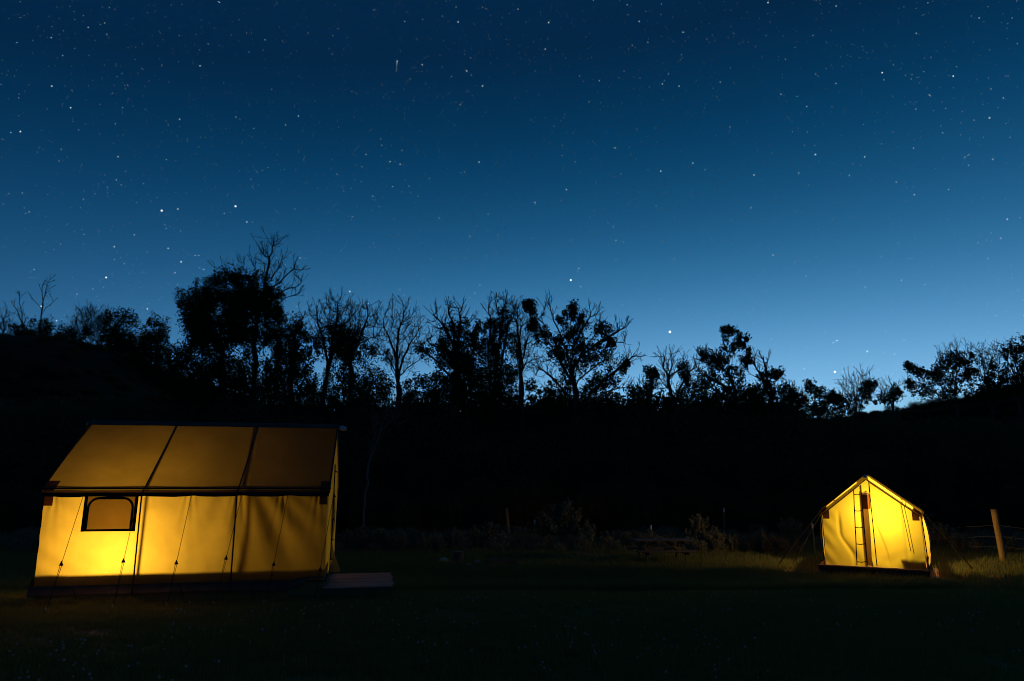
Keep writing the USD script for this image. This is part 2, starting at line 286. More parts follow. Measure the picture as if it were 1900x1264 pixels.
obj('porch_skirt', box(L + 0.006, PX1 - 0.03, PY1 - 0.05, PY1 - 0.015, zb - 0.1, -0.144), 'skirt_wood', plat)
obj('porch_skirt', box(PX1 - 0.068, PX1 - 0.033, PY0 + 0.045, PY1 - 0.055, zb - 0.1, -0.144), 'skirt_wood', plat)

tent = thing('canvas_tent', 'large yellow glowing canvas wall tent with a window, long side towards the field', 'tent', TL, YAW_L)

def front_wall(u, v):
    p = bil((0, 0.0, 0.0), (L, 0.0, 0.0), (L, -0.05, HW), (0, -0.05, HW))(u, v); x = u * L
    w = 0.030 * np.sin(math.pi * v) * np.sin(3 * math.pi * u) ** 2                       # bellies between the frame legs
    w += 0.035 * noise2(x * 1.6 + v * 0.9, v * 1.3, 3) * np.sin(math.pi * np.clip(v * 1.15, 0, 1))
    k = np.exp(-((x - 3.1 - 0.75 * (1 - v)) / 0.75) ** 2)                                 # drag folds fanning from the third frame leg
    w += 0.022 * k * np.sin((x - 2.95) / (0.22 + 0.55 * (1 - v)) * 5.2) * np.sin(math.pi * np.clip(v, 0, 1)) ** 0.6
    w += 0.012 * np.exp(-((x - 0.25) / 0.35) ** 2) * np.sin(v * 26 + x * 9)
    w += 0.010 * noise2(x * 5 + v * 2.5, v * 3.2, 5) + 0.006 * noise2(x * 2.2, v * 14, 6)
    for xi in (0.15, 0.72, 1.48, 2.2, 2.97, 3.7, 4.3): w += 0.012 * np.exp(-((x - xi) / (0.06 + 0.3 * (1 - v))) ** 2) * np.exp(-(1 - v) / 0.22) * np.sin((x - xi) * 46 / (0.5 + 2 * (1 - v)) + xi * 5)   # puckers at the ropes
    w += 0.02 * sstep(0.16, 0.02, v) * noise2(x * 3.2, v * 7, 8) * 2
    p[..., 1] -= w
    return p

def roof_pt(front, lift=0.0):
    def fn(u, v):
        y0, z0 = (-0.14, HW - 0.05) if front else (W + 0.14, HW - 0.05)
        p = bil((-0.05, y0, z0), (L + 0.02, y0, z0), (L + 0.02, W / 2, HR), (-0.05, W / 2, HR))(u, v)
        x = u * L
        sag = -0.055 * np.sin(math.pi * v) * np.sin(3 * math.pi * np.clip(u, 0, 1)) ** 2 + 0.02 * noise2(x * 1.2, v * 2.2, 11 + front)
        sag += 0.012 * np.exp(-((v) / 0.22) ** 2) * noise2(x * 6, v * 1.5, 21)
        p[..., 2] += sag + lift
        return p
    return fn

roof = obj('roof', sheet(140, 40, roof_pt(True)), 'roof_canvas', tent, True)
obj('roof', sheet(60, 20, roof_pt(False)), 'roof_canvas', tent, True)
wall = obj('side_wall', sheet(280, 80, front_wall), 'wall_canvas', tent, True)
obj('side_wall', sheet(60, 20, lambda u, v: bil((L, W, 0), (0, W, 0), (0, W + 0.05, HW), (L, W + 0.05, HW))(u, v) + np.stack([0 * u, 0.03 * noise2(u * 8, v * 2, 4), 0 * u], -1)), 'wall_canvas', tent, True)

def gable(x, side, seed, amp=0.03):
    def fn(u, v):
        top = np.where(u < 0.5, HW + (HR - HW) * u * 2, HW + (HR - HW) * (1 - u) * 2) - 0.015
        w = amp * noise2(u * 7, v * 2.5, seed) * np.sin(math.pi * np.clip(v, 0, 1)) + amp * 0.8 * np.sin(math.pi * v) * np.sin(math.pi * u)
        return np.stack([x + side * w, u * W, v * top], -1)
    return sheet(61, 41, fn)
obj('gable_wall', gable(0.0, -1, 31), 'gable_canvas', tent, True)
obj('gable_wall', gable(L, 1, 32, 0.06), 'gable_canvas', tent, True)
# loose door flap hanging on the porch side, curled at its foot
obj('door_flap', sheet(14, 40, lambda u, v: np.stack([L + 0.035 + 0.09 * np.sin(u * 3.1) * (1 - v) ** 1.5 + 0.05 * (1 - v) * np.sin(v * 9 + u * 4) + 0.12 * sstep(0.2, 0.0, v) * u, 0.75 + 0.55 * u - 0.16 * (1 - v) * u, 0.03 + v * 1.95], -1)), 'gable_canvas', tent, True)
obj('flap_strap', tube([(L + 0.05, 0.72, 0.05), (L + 0.06, 0.72, 1.0), (L + 0.05, 0.72, 1.95)], 0.012, 6), 'dark_webbing', tent)
for z in (0.28, 0.62, 0.98, 1.4, 1.85):
    obj('toggle', tube([(L + 0.05, 0.66, z), (L + 0.085, 0.74, z - 0.02), (L + 0.05, 0.82, z)], 0.012, 6), 'dark_webbing', tent)

# eave: pole, scalloped valance, dark binding along the roof's edges
obj('eave_pole', tube([(-0.12, -0.125, HW + 0.035), (L + 0.05, -0.125, HW + 0.035)], 0.014, 8), 'dark_webbing', tent)
def valance(u, v):
    x = -0.05 + u * (L + 0.07); d = 0.055 + 0.02 * np.abs(np.sin(x * 4.1)) + 0.015 * noise2(x * 5, 0 * x, 41)
    return np.stack([x, -0.146 - 0.012 * v * np.sin(x * 9), HW - 0.03 - (1 - v) * d], -1)
obj('valance', sheet(160, 4, valance), 'dark_webbing', tent, True)
zr = lambda t: HW - 0.05 + (HR - HW + 0.05) * t
def rafter_line(x, n=14, lift=0.012):
    t = np.linspace(0, 1, n); return np.stack([0 * t + x, -0.14 + (W / 2 + 0.14) * t, zr(t) + lift - 0.0 * t], -1)
for x in (-0.05, L + 0.02):
    obj('edge_binding', tube(rafter_line(x), 0.016, 6), 'dark_webbing', tent)
obj('ridge_cover', sheet(60, 9, lambda u, v: np.stack([-0.07 + u * (L + 0.11), W / 2 + (v - 0.5) * 0.22, HR + 0.03 - np.abs(v - 0.5) * 0.19 + 0.006 * noise2(u * 20, v, 3)], -1)), 'sod_cloth', tent, True)
obj('ridge_pole', tube([(-0.12, W / 2, HR - 0.045), (L + 0.07, W / 2, HR - 0.045)], 0.03, 12), 'frame_tube', tent)
obj('pole_cap', [tube([(L + 0.07, W / 2, HR - 0.045), (L + 0.12, W / 2 - 0.01, HR - 0.05), (L + 0.19, W / 2 - 0.02, HR - 0.07)], (0.045, 0.05, 0.03), 12)], 'bright_metal', tent, smooth=40)
# ropes over the roof and down the wall
for x in (L / 3, 2 * L / 3):
    pts = np.vstack([[(x, -0.10, -0.18), (x, -0.13, 0.6), (x, -0.165, HW - 0.08)], rafter_line(x, 10, 0.02)])
    obj('roof_rope', tube(pts, 0.013, 6), 'rope', tent)
# inner frame whose shadows fall on the canvas
for x in (0.05, L / 3 - 0.03, 2 * L / 3 - 0.17, L - 0.06):
    obj('frame_leg', tube([(x, 0.12, 0.0), (x, 0.12, HW - 0.06)], 0.02, 8), 'frame_tube', tent)
    obj('frame_leg', tube([(x, W - 0.12, 0.0), (x, W - 0.12, HW - 0.06)], 0.02, 8), 'frame_tube', tent)
    obj('rafter', tube([(x, 0.12, HW - 0.06), (x, W / 2, HR - 0.1)], 0.02, 8), 'frame_tube', tent)
    obj('rafter', tube([(x, W - 0.12, HW - 0.06), (x, W / 2, HR - 0.1)], 0.02, 8), 'frame_tube', tent)
for y in (0.12, W - 0.12):
    obj('eave_rail', tube([(0.05, y, HW - 0.07), (L - 0.06, y, HW - 0.07)], 0.02, 8), 'frame_tube', tent)

obj('curtain', sheet(80, 30, lambda u, v: np.stack([2.92 + 0.035 * np.sin(u * 44 + np.sin(v * 2)) * (1.1 - 0.6 * v) + 0.03 * np.sin(u * 13 + v), 0.06 + u * 1.6, 0.03 + v * (zr(1 - np.abs(2 * (0.06 + u * 1.6) / W - 1)) - 0.08)], -1)), 'curtain_net', tent, True)
# corner patches
def slant(x0, x1, z0, z1, y, lean): return sheet(5, 5, lambda u, v: np.stack([x0 + (x1 - x0) * u + lean * v, y + 0 * u, z0 + (z1 - z0) * v], -1))
def roof_patch(x0, x1, t0, t1): return sheet(5, 5, lambda u, v: np.stack([x0 + (x1 - x0) * u, -0.14 + (W / 2 + 0.14) * (t0 + (t1 - t0) * v), zr(t0 + (t1 - t0) * v) + 0.012 + 0 * u], -1))
for x0, x1 in ((-0.045, 0.14), (L - 0.14, L + 0.015)):
    obj('corner_patch', roof_patch(x0, x1, 0.03, 0.15), 'patch_fabric', tent)
    obj('corner_patch', slant(max(x0, 0.01), min(x1, L - 0.01), HW - 0.24, HW - 0.08, -0.072, 0.0), 'patch_fabric', tent)

# window in the wall: black frame, arched zip, drawn inner flap
win = obj('window', sheet(24, 20, lambda u, v: np.stack([0.66 + 0.72 * u, -0.092 + 0.006 * noise2(u * 5, v * 3, 51) + 0 * u, 0.885 + 0.53 * v], -1)), 'flap_canvas', tent, True)
def strip(p, w, y):
    """A flat ribbon of width w along points in the wall's plane."""
    p = np.asarray(p, float); t = np.gradient(p, axis=0); t /= np.linalg.norm(t, axis=1, keepdims=True); nrm = np.stack([-t[:, 1], t[:, 0]], -1)
    e0, e1 = p - nrm * w / 2, p + nrm * w / 2; k = len(p); f = []
    v = np.vstack([np.c_[e0[:, 0], np.full(k, y), e0[:, 1]], np.c_[e1[:, 0], np.full(k, y), e1[:, 1]]]); v = np.vstack([v, v + [0, -0.004, 0]])
    for q in range(k - 1):
        for b, o in ((0, k), (2 * k, 3 * k)): f += [(b + q, b + q + 1, o + q + 1), (b + q, o + q + 1, o + q)]
        f += [(q, q + 1, 2 * k + q + 1), (q, 2 * k + q + 1, 2 * k + q), (k + q, 3 * k + q, 3 * k + q + 1), (k + q, 3 * k + q + 1, k + q + 1)]
    return tm(v, f)
wx0, wx1, wz0, wz1 = 0.64, 1.40, 0.87, 1.43
obj('window_frame', [strip([(wx0, wz0 - 0.02), (wx0, wz1 + 0.02)], 0.05, -0.1), strip([(wx1, wz0 - 0.02), (wx1, wz1 + 0.02)], 0.05, -0.1), strip([(wx0, wz1), (wx1, wz1)], 0.045, -0.098), strip([(wx0, wz0), (wx1, wz0)], 0.035, -0.098)], 'dark_webbing', win)
th = np.linspace(0, math.pi / 2, 9); rr = 0.16; ax0, ax1, az1 = wx0 + 0.045, wx1 - 0.045, wz1 - 0.05
arch = [(ax0, wz0)] + [(ax0 + rr - rr * math.cos(q), az1 - rr + rr * math.sin(q)) for q in th] + [(ax1 - rr + rr * math.sin(q), az1 - rr + rr * math.cos(q)) for q in th] + [(ax1, wz0)]
obj('window_zip', strip(arch, 0.036, -0.106), 'dark_webbing', win)

# sod cloth hanging over the platform's edge, lifted at the porch end
def sod(u, v):
    x = -0.05 + u * (L + 0.06); rise = 0.16 * sstep(3.75, 4.4, x) - 0.03 * np.exp(-((x - 3.7) / 0.35) ** 2); low = -0.115 + rise + 0.012 * noise2(x * 3, 0 * x, 61); top = 0.02 + 0.02 * noise2(x * 2.4, 0 * x, 62) + 0.35 * np.maximum(rise, 0)
    y = -0.05 - 0.012 * np.sin(x * 5) - 0.05 * (1 - v) ** 2 - 0.02 * noise2(x * 4, v * 2, 63)
    return np.stack([x, y, low + (top - low) * v], -1)
obj('sod_cloth', sheet(120, 8, sod), 'sod_cloth', tent, True)
obj('sod_cloth', sheet(12, 10, lambda u, v: np.stack([-0.04 - 0.1 * u * (1 - v) - 0.03 * (1 - v), -0.04 + 0.5 * u, -0.3 + 0.42 * v + 0.03 * np.sin(u * 7)], -1)), 'sod_cloth', tent, True)

# guy ropes with their tensioners
GUYS = [((160, 916), (116, 1057), (85, 1139)), ((252, 918), (226, 1051), (209, 1133)), ((344, 918), (321, 1053), (309, 1128)), ((433, 918), (411, 1036), (399, 1112)), ((517, 918), (502, 1043), (494, 1104)), ((602, 922), (589, 1051), (584, 1100))]
for k, (e, m, b) in enumerate(GUYS):
    top = np.array([(e[0] - 77) / (604 - 77) * (L + 0.25) - 0.13, -0.15, HW - 0.05])
    o_, d_ = to_l(EYE), to_l(EYE + ray(*b)); d_ = d_ - o_; reach = max(-1.35, min(-0.42, float(to_l(down(*b))[1]))); end = o_ + d_ * ((reach - o_[1]) / d_[1]); end[2] = to_l([0, 0, float(ground_z(*to_w(end)[:2]))])[2] + 0.02
    t = (m[1] - e[1]) / (b[1] - e[1]) * 0.97; mid = top + (end - top) * t
    g = obj('guy_rope', [tube([top, mid], 0.0045, 5), tube([mid + [0.012, 0, 0], end], 0.0045, 5), tube([mid - [0.012, 0, 0], end], 0.0045, 5)], 'rope', tent)
    obj('tensioner', tm(mid + np.array([[-0.03, 0, -0.03], [0.03, 0, -0.03], [0, 0, 0.045], [-0.03, -0.016, -0.03], [0.03, -0.016, -0.03], [0, -0.016, 0.045]]), [(0, 2, 1), (3, 4, 5), (0, 1, 4), (0, 4, 3), (1, 2, 5), (1, 5, 4), (2, 0, 3), (2, 3, 5)]), 'dark_webbing', g)
    obj('stake', tube([end + [0.02, 0.06, -0.15], end + [-0.005, -0.015, 0.06]], 0.012, 6), 'frame_tube', tent)
for x in (0.62, 2.2, 3.3):
    obj('hold_down_strap', tube([(x, -0.1, -0.02), (x + 0.05, -0.13, -0.14), (x + 0.08, -0.16, -0.24)], 0.012, 6), 'dark_webbing', tent)

# bed and bag inside, seen as shadows on the canvas
bed = thing('bed', 'low bed seen as a dark band along the foot of the large tent wall', 'bed', TL, YAW_L)
obj('mattress', box(0.1, L - 0.2, 0.145, 0.9, 0.06, 0.24), 'bedding', bed); obj('bed_frame', box(0.08, L - 0.18, 0.15, 0.92, 0.02, 0.055), 'old_wood', bed)
lamp('lantern_light', to_w((1.12, 0.88, 0.56)), LAMP_LEFT)

# ---------------------------------------------------------------- right tent (gable towards the camera)
TR, YAW_R = np.array([8.96, 20.33, -0.34]), -0.52
GW, GD, GH, GR = 2.44, 2.3, 1.5, 2.47
r_w, r_l = local(TR, YAW_R)
def gpt(px, py):
    """Where the line of sight through a pixel meets the plane of the gable: (across, up)."""
    o, d = r_l(EYE), r_l(EYE + ray(px, py)); d = d - o; q = o + d * (-o[1] / d[1]); return q[0], q[2]
def gx_(px, py=970): return gpt(px, py)[0]
def gz_(py, px=1610): return gpt(px, py)[1]

plat2 = thing('wooden_platform', 'small low dark wooden platform under the distant small tent', 'platform', TR, YAW_R)
for k in range(15):
    y0 = -0.2 + k * ((GD + 0.25) / 15)
    obj('floor_board', box(-0.2, GW + 0.06, y0, y0 + (GD + 0.25) / 15 - 0.01, -0.045, -0.005), 'deck_wood', plat2)
obj('side_board', box(-0.2, GW + 0.06, -0.19, -0.15, -0.32, -0.05), 'dark_wood', plat2)
obj('side_board', box(-0.2, -0.16, -0.145, GD, -0.34, -0.05), 'dark_wood', plat2); obj('side_board', box(GW + 0.02, GW + 0.06, -0.145, GD, -0.34, -0.05), 'dark_wood', plat2)

tent2 = thing('canvas_tent', 'small bright yellow glowing canvas tent, its gable and door towards the field', 'tent', TR, YAW_R)
def rz2(x): return np.where(x < GW / 2, GH + (GR - GH) * x / (GW / 2), GH + (GR - GH) * (GW - x) / (GW / 2))
def bulge(v, d): return np.sin(math.pi * np.clip(v, 0, 1)) * np.sin(math.pi * np.clip(d, 0, 1))
def side2(s, y0, y1, z0, z1):
    """The canvas of a side wall with an opening for its window, built as four panels round it."""
    def pt(y, z):
        u, v = y / GD, z / (GH - 0.02); x = s * (0.02 + 0.05 * u + (0.11 if s < 0 else 0.13) * bulge(v, u) + (0.08 * (1 - v) * u if s > 0 else 0.13 * u)) + 0.02 * noise2(u * 4, v * 3, 71)
        return np.stack([x + (0 if s < 0 else GW), y, z], -1)
    for a0, a1, b0, b1 in ((0, y0, 0, GH - 0.02), (y1, GD, 0, GH - 0.02), (y0, y1, 0, z0), (y0, y1, z1, GH - 0.02)):
        obj('side_wall', sheet(16, 16, lambda u, v: pt(a0 + (a1 - a0) * u, b0 + (b1 - b0) * v)), 'wall_canvas', tent2, True)
    obj('window_screen', sheet(6, 6, lambda u, v: pt(y0 + (y1 - y0) * u, z0 + (z1 - z0) * v)), 'window_net', tent2)
side2(-1, 0.2, 2.1, 0.35, 1.46); side2(1, 0.7, 2.1, 0.35, 1.46)
obj('gable_wall', sheet(40, 30, lambda u, v: np.stack([-0.24 + u * (GW + 0.34), GD + 0.04 * noise2(u * 5, v * 3, 73), v * rz2(u * GW)], -1)), 'gable_canvas', tent2, True)

def ff(u, v, x0t, x0b, x1t, x1b, seed, fold):
    """A front panel between two slanting edges; its top follows the roof."""
    xt, xb = x0t + (x1t - x0t) * u, x0b + (x1b - x0b) * u; top = rz2(xt) - 0.15
    x = xb + (xt - xb) * v; z = v * top
    return np.stack([x, -fold(x, z, u, v) - 0.03 * noise2(x * 3.5 + z, z * 1.2, seed) * np.sin(math.pi * np.clip(v * 1.05, 0, 1)), z], -1)
def fold_l(x, z, u, v):
    return 0.035 * np.exp(-((x - 0.42 - 0.3 * sstep(0.9, 0.2, z)) / 0.05) ** 2) * sstep(1.6, 1.1, z) + 0.03 * np.exp(-((x - 0.55 - 0.3 * sstep(0.8, 0.0, z)) / 0.09) ** 2) * sstep(0.9, 0.3, z) + 0.012 * np.sin((x * 1.2 + z) * 13) * sstep(0.45, 0.1, x)
def fold_r(x, z, u, v):
    e = 1.32 + 0.26 * sstep(1.5, 0.15, z)
    return 0.05 * sstep(e + 0.04, e - 0.02, x) * sstep(2.0, 1.2, z) * sstep(0.0, 0.25, z) + 0.012 * np.sin((x * 0.9 - z) * 11) * sstep(0.5, 0.1, z) + 0.014 * np.exp(-((x - 2.05) / 0.05) ** 2)
SLT, SLB, SRT, SRB = gx_(1597, 900), gx_(1609, 1045), gx_(1611, 893), gx_(1618, 1047)
obj('front_panel', sheet(60, 60, lambda u, v: ff(u, v, 0.0, 0.0, SLT, SLB, 81, fold_l)), 'gable_canvas', tent2, True)
obj('front_panel', sheet(80, 60, lambda u, v: ff(u, v, SRT, SRB, GW, GW, 82, fold_r)), 'gable_canvas', tent2, True)
obj('inner_flap', sheet(10, 30, lambda u, v: np.stack([SLB - 0.015 + (SLT - SLB) * v * 0.85 + (SRB - SLB + 0.05) * u, 0.05 + 0.02 * np.sin(u * 5 + v * 3), 0.01 + v * 2.0], -1)), 'flap_canvas', tent2, True)
obj('inner_flap', sheet(10, 30, lambda u, v: np.stack([SLB - 0.01 + (SLT - SLB) * v * 0.85 + (SRB - SLB + 0.05) * u, 0.085 + 0.02 * np.sin(u * 5 + v * 3), 0.01 + v * 1.95], -1)), 'flap_canvas', tent2, True)
obj('door_gusset', sheet(4, 4, lambda u, v: np.stack([SLT - 0.0 + 0.2 * u, 0.03 + 0 * u, gz_(945) + (gz_(918) - gz_(945)) * v], -1)), 'patch_fabric', tent2)
obj('door_gusset', sheet(8, 6, lambda u, v: np.stack([SLT - 0.03 + (SRT - SLT + 0.06) * u, 0.025 + 0 * u, 2.0 + v * (rz2(SLT - 0.03 + (SRT - SLT + 0.06) * u) - 2.1)], -1)), 'gable_canvas', tent2)
# dark piping on the door's edges and the toggle ladder
obj('door_piping', tube([(SRT + 0.01, -0.035, gz_(893)), (gx_(1619.5, 970), -0.05, gz_(970)), (gx_(1627, 1047), -0.05, 0.02)], 0.014, 6), 'dark_webbing', tent2)
obj('door_piping', tube([(SLT, -0.02, gz_(900)), (SLB, -0.025, 0.02)], 0.016, 6), 'dark_webbing', tent2)
lx = lambda py: gx_(1584 + (1590 - 1584) * (py - 912) / 133.0, py); rx = lambda py: gx_(1597 + 12 * (py - 900) / 145.0, py)
obj('toggle_strap', tube([(lx(910), -0.03, gz_(910)), (lx(1045), -0.04, 0.02)], 0.015, 6), 'dark_webbing', tent2)
for py in (917.5, 948, 979, 1010, 1043):
    x0, x1 = lx(py), rx(py)
    obj('toggle_strap', tube([(x0, -0.04, gz_(py)), ((x0 + x1) / 2, -0.05, gz_(py) - 0.012), (x1, -0.04, gz_(py) + 0.02)], 0.013, 6), 'dark_webbing', tent2)
for px in (1555, 1672):
    obj('tie_tab', tube([(gx_(px), -0.03, rz2(gx_(px)) - 0.03), (gx_(px) + 0.05, -0.05, rz2(gx_(px)) - 0.08)], 0.018, 6), 'dark_webbing', tent2)
for dx, z0, z1 in ((0.0, 1.75, 0.45), (0.07, 1.75, 0.38)):
    obj('tie_cord', tube([(gx_(1675) + dx, -0.035, rz2(gx_(1675) + dx) - 0.06), (gx_(1679) + dx, -0.05, 1.2), (gx_(1684) + dx, -0.05, z1)], 0.009, 5), 'rope', tent2)
# roof: two slopes with a short overhang and a lit front hem
def roof2(side):
    def fn(u, v):
        x0 = -0.1 if side < 0 else GW + 0.1; e0 = GH - 0.06
        xe = x0 + (-0.12 if side < 0 else 0.02) * v
        x = xe + (GW / 2 - xe) * u
        return np.stack([x, -0.1 + v * (GD + 0.2), e0 + (GR + 0.03 - e0) * u - 0.05 * np.sin(math.pi * u) * np.sin(math.pi * v) + 0.02 * noise2(u * 3, v * 4, 91)], -1)
    return sheet(30, 30, fn)
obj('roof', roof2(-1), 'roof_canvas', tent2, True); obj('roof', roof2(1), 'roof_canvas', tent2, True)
for s in (-1, 1):
    x0 = -0.06 if s < 0 else GW + 0.06
    obj('roof_hem', sheet(20, 4, lambda u, v: np.stack([x0 + (GW / 2 - x0) * u, -0.104 + 0 * u, GH - 0.05 + (GR + 0.02 - GH + 0.05) * u - 0.12 * (1 - v)], -1)), 'hem_canvas', tent2, True)
    obj('hem_cord', tube([(x0, -0.07, GH - 0.18), (GW / 2, -0.07, GR - 0.115)], 0.011, 5), 'rope', tent2)
    cx = 0.0 if s < 0 else GW
    obj('corner_patch', sheet(4, 4, lambda u, v: np.stack([cx - s * (0.02 + 0.17 * u), -0.06 + 0 * u, GH - 0.24 + 0.22 * v + 0.1 * u * v], -1)), 'patch_fabric', tent2)
    obj('corner_patch', sheet(4, 4, lambda u, v: np.stack([x0 - s * 0.2 * u, -0.115 + 0 * u, GH - 0.135 + 0.1 * v + 0.165 * u], -1)), 'patch_fabric', tent2)
    obj('corner_rope', tube([(cx + s * 0.03, -0.05, GH - 0.05), (cx + s * 0.05, -0.07, 0.6), (cx + s * 0.06, -0.06, -0.1)], 0.016, 6), 'rope', tent2)
obj('ridge_pole', tube([(GW / 2, -0.24, GR - 0.04), (GW / 2, GD + 0.1, GR - 0.04)], 0.03, 10), 'frame_tube', tent2)
obj('pole_cap', trimesh.creation.icosphere(2, 0.055).apply_translation((GW / 2, -0.25, GR - 0.03)), 'bright_metal', tent2, True)
for x, y in ((0.06, 0.08), (GW - 0.06, 0.08)):
    obj('frame_leg', tube([(x, y, 0), (x, y, GH - 0.08)], 0.018, 8), 'frame_tube', tent2)
# guy ropes of the small tent
for top, px, py, tpx in (((GW + 0.12, 0.1, GH - 0.06), 1809, 1061, 0.55), ((-0.14, 0.9, GH - 0.06), 1440, 1053, 0.5), ((-0.14, 1.6, GH - 0.06), 1470, 1047, 0.5)):
    end = r_l(down(px, py)); top = np.array(top); mid = top + (end - top) * tpx
    g = obj('guy_rope', [tube([top, mid], 0.007, 5), tube([mid, end], 0.016, 5)], 'rope', tent2)
    obj('stake', tube([end + [0, 0, -0.15], end + [0.02, -0.02, 0.08]], 0.015, 6), 'frame_tube', tent2)
obj('rope_bundle', tube([(GW + 0.1, -0.2, -0.2), (GW + 0.16, -0.24, -0.12), (GW + 0.2, -0.18, -0.22), (GW + 0.27, -0.25, -0.17), (GW + 0.3, -0.2, -0.24)], 0.02, 6), 'white_paint', tent2)
chest = thing('chest', 'chest seen as a shadow in the lower corner of the small tent', 'chest', TR, YAW_R)
obj('chest_body', box(1.8, 2.34, 0.2, 0.6, 0.02, 0.42), 'old_wood', chest); obj('chest_lid', box(1.78, 2.36, 0.18, 0.62, 0.43, 0.47), 'old_wood', chest)
lamp('lantern_light_right', r_w((1.45, 0.85, 1.42)), LAMP_RIGHT)

# ---------------------------------------------------------------- fence, table, fire place
fence = thing('wire_fence', 'sagging wire fence with leaning wooden posts along the back of the field', 'fence')
def post(px0, py0, px1, py1, r, name, mt, lab=None):
    b = down(px1, py1); t = at(px0, py0, b[1] + 0.02); n_ = 7; k = np.linspace(-0.12, 1, n_)[:, None]; pts = b + (t - b) * k
    return obj(name, tube(pts, r * (1.05 - 0.15 * k[:, 0]), 10), mt, fence, smooth=50, label=lab), b, t
_, pr_b, pr_t = post(1844, 945, 1864, 1048, 0.095, 'post', 'post_wood', 'thick leaning wooden post lit yellow from the left')
_, pc_b, pc_t = post(939.5, 943, 946, 1012, 0.075, 'post', 'post_wood', 'leaning wooden post in the middle of the field, dimly lit')
steel = []
for px0, py0, px1, py1 in ((1507, 972, 1513, 1031), (1208, 975, 1212, 1020), (992, 965, 990, 1005), (1343, 943, 1345, 1012)):
    p, b, t = post(px0, py0, px1, py1, 0.028, 'steel_post', 't_post_paint'); steel.append((b, t))
    obj('painted_tip', tube([t + [0, 0, -0.16], t + [0, 0, 0.01]], 0.032, 8), 'white_paint', p)
far_r = down(2050, 1060); line = [(down(640, 1008), None), (pc_b, pc_t), steel[2], steel[1], steel[3], steel[0], (pr_b, pr_t), (far_r, None)]
for h in (0.42, 0.66, 0.92):
    pts = []
    for (b0, t0), (b1, t1) in zip(line[:-1], line[1:]):
        t0 = b0 + [0, 0, 1.3] if t0 is None else t0; t1 = b1 + [0, 0, 1.3] if t1 is None else t1
        p0, p1 = b0 + (t0 - b0) * h / 1.3, b1 + (t1 - b1) * h / 1.3; s = np.linspace(0, 1, 9)[:-1, None]
        pts.append(p0 + (p1 - p0) * s - np.array([0, 0, 1]) * (0.03 * 4 * s * (1 - s)))
    obj('wire', tube(np.vstack(pts), 0.0024, 4), 'wire', fence)

tb = down(1229, 1047); table = thing('picnic_table', 'dark wooden picnic table with attached benches on the lit grass', 'table', tb, 0.06)
for k in range(5): obj('table_plank', box(-0.92, 0.92, -0.375 + k * 0.152, -0.375 + k * 0.152 + 0.14, 0.72, 0.76), 'table_wood', table)
for y in (-0.75, -0.6, 0.46, 0.61): obj('bench_plank', box(-0.92, 0.92, y, y + 0.14, 0.42, 0.46), 'table_wood', table)
for x in (-0.62, 0.62):
    for s in (-1, 1):
        obj('leg', board((x, s * 0.42, 0.36), (0, s * 0.27, -0.365), (0.02, 0, 0), (0, 0.045, 0.03)), 'table_wood', table)
        obj('brace', board((x * 0.62, s * 0.03, 0.55), (-x * 0.36, 0, 0.155), (0, 0.02, 0), (0.02, 0, 0.04)), 'table_wood', table)
    obj('bench_beam', box(x + 0.024, x + 0.062, -0.74, 0.74, 0.33, 0.42), 'table_wood', table)
    obj('top_beam', box(x + 0.024, x + 0.062, -0.36, 0.36, 0.63, 0.718), 'table_wood', table)

rng = np.random.default_rng(7)
def rock(r, sq=(1, 1, 0.6), seed=0):
    m = trimesh.creation.icosphere(2, 1.0); v = m.vertices; v = v * (0.72 + 0.55 * meshkit.fbm(v * 1.6 + seed * 3.1, 3, seed))[:, None] * np.asarray(sq) * r
    return tm(v, m.faces)
p = down(851, 1046); stump = thing('tree_stump', 'short sawn stump standing upright beside the fire place in the dark field', 'stump', p)
m = tube([(0, 0, -0.05), (0.005, 0, 0.1), (0, 0, 0.32), (-0.005, 0, 0.36)], (0.2, 0.175, 0.165, 0.155), 18); obj('trunk_block', m, 'bark', stump, smooth=40)
obj('sawn_face', trimesh.creation.cylinder(0.153, 0.012, sections=18).apply_translation((-0.005, 0, 0.367)), 'pale_bark', stump)
for px, py, r, mt, lab in ((824, 1045, 0.19, 'tan_stone', 'small tan stone lying left of the upright stump'), (886, 1047, 0.13, 'stone', 'pale grey stone lying right of the upright stump'), (870, 1051, 0.1, 'stone', 'dark grey stone just in front of the upright stump')):
    p = down(px, py); obj('stone', rock(r, seed=int(px)).apply_translation(p + [0, 0, r * 0.3]), mt, smooth=True, label=lab, cat='stone')
a_, b_ = down(903, 1050), down(962, 1050)
lg = thing('log', 'long dark log lying flat on the grass right of the stump', 'log', a_)
obj('log_body', tube([(0, 0, 0.1), ((b_ - a_) * 0.5 + [0, 0.05, 0.1]), (b_ - a_) + [0, 0, 0.09]], (0.12, 0.11, 0.1), 12), 'bark', lg, smooth=40)

# ---------------------------------------------------------------- trees
def leaf_quads(pts, rng, lo, hi, up=0.0):
    """One bent, pointed leaf (or leaf spray) at each point."""
    n = len(pts); d = rng.normal(size=(n, 3)); d[:, 2] += up; d /= np.linalg.norm(d, axis=1, keepdims=True); e = np.cross(d, rng.normal(size=(n, 3))); e /= np.linalg.norm(e, axis=1, keepdims=True)
    s = rng.uniform(lo, hi, n)[:, None]; w = s * rng.uniform(0.28, 0.45, n)[:, None]
    v = np.stack([pts - d * s * 0.5, pts + e * w, pts + d * s * 0.5, pts - e * w], 1).reshape(-1, 3); k = np.arange(n) * 4
    return v, np.vstack([np.c_[k, k + 1, k + 2], np.c_[k, k + 2, k + 3]])

def in_ellipsoid(n, c, r, rng):
    d = rng.normal(size=(n, 3)); d /= np.linalg.norm(d, axis=1, keepdims=True); return c + d * r * (rng.uniform(0.03, 1, n) ** (1 / 2.6))[:, None]

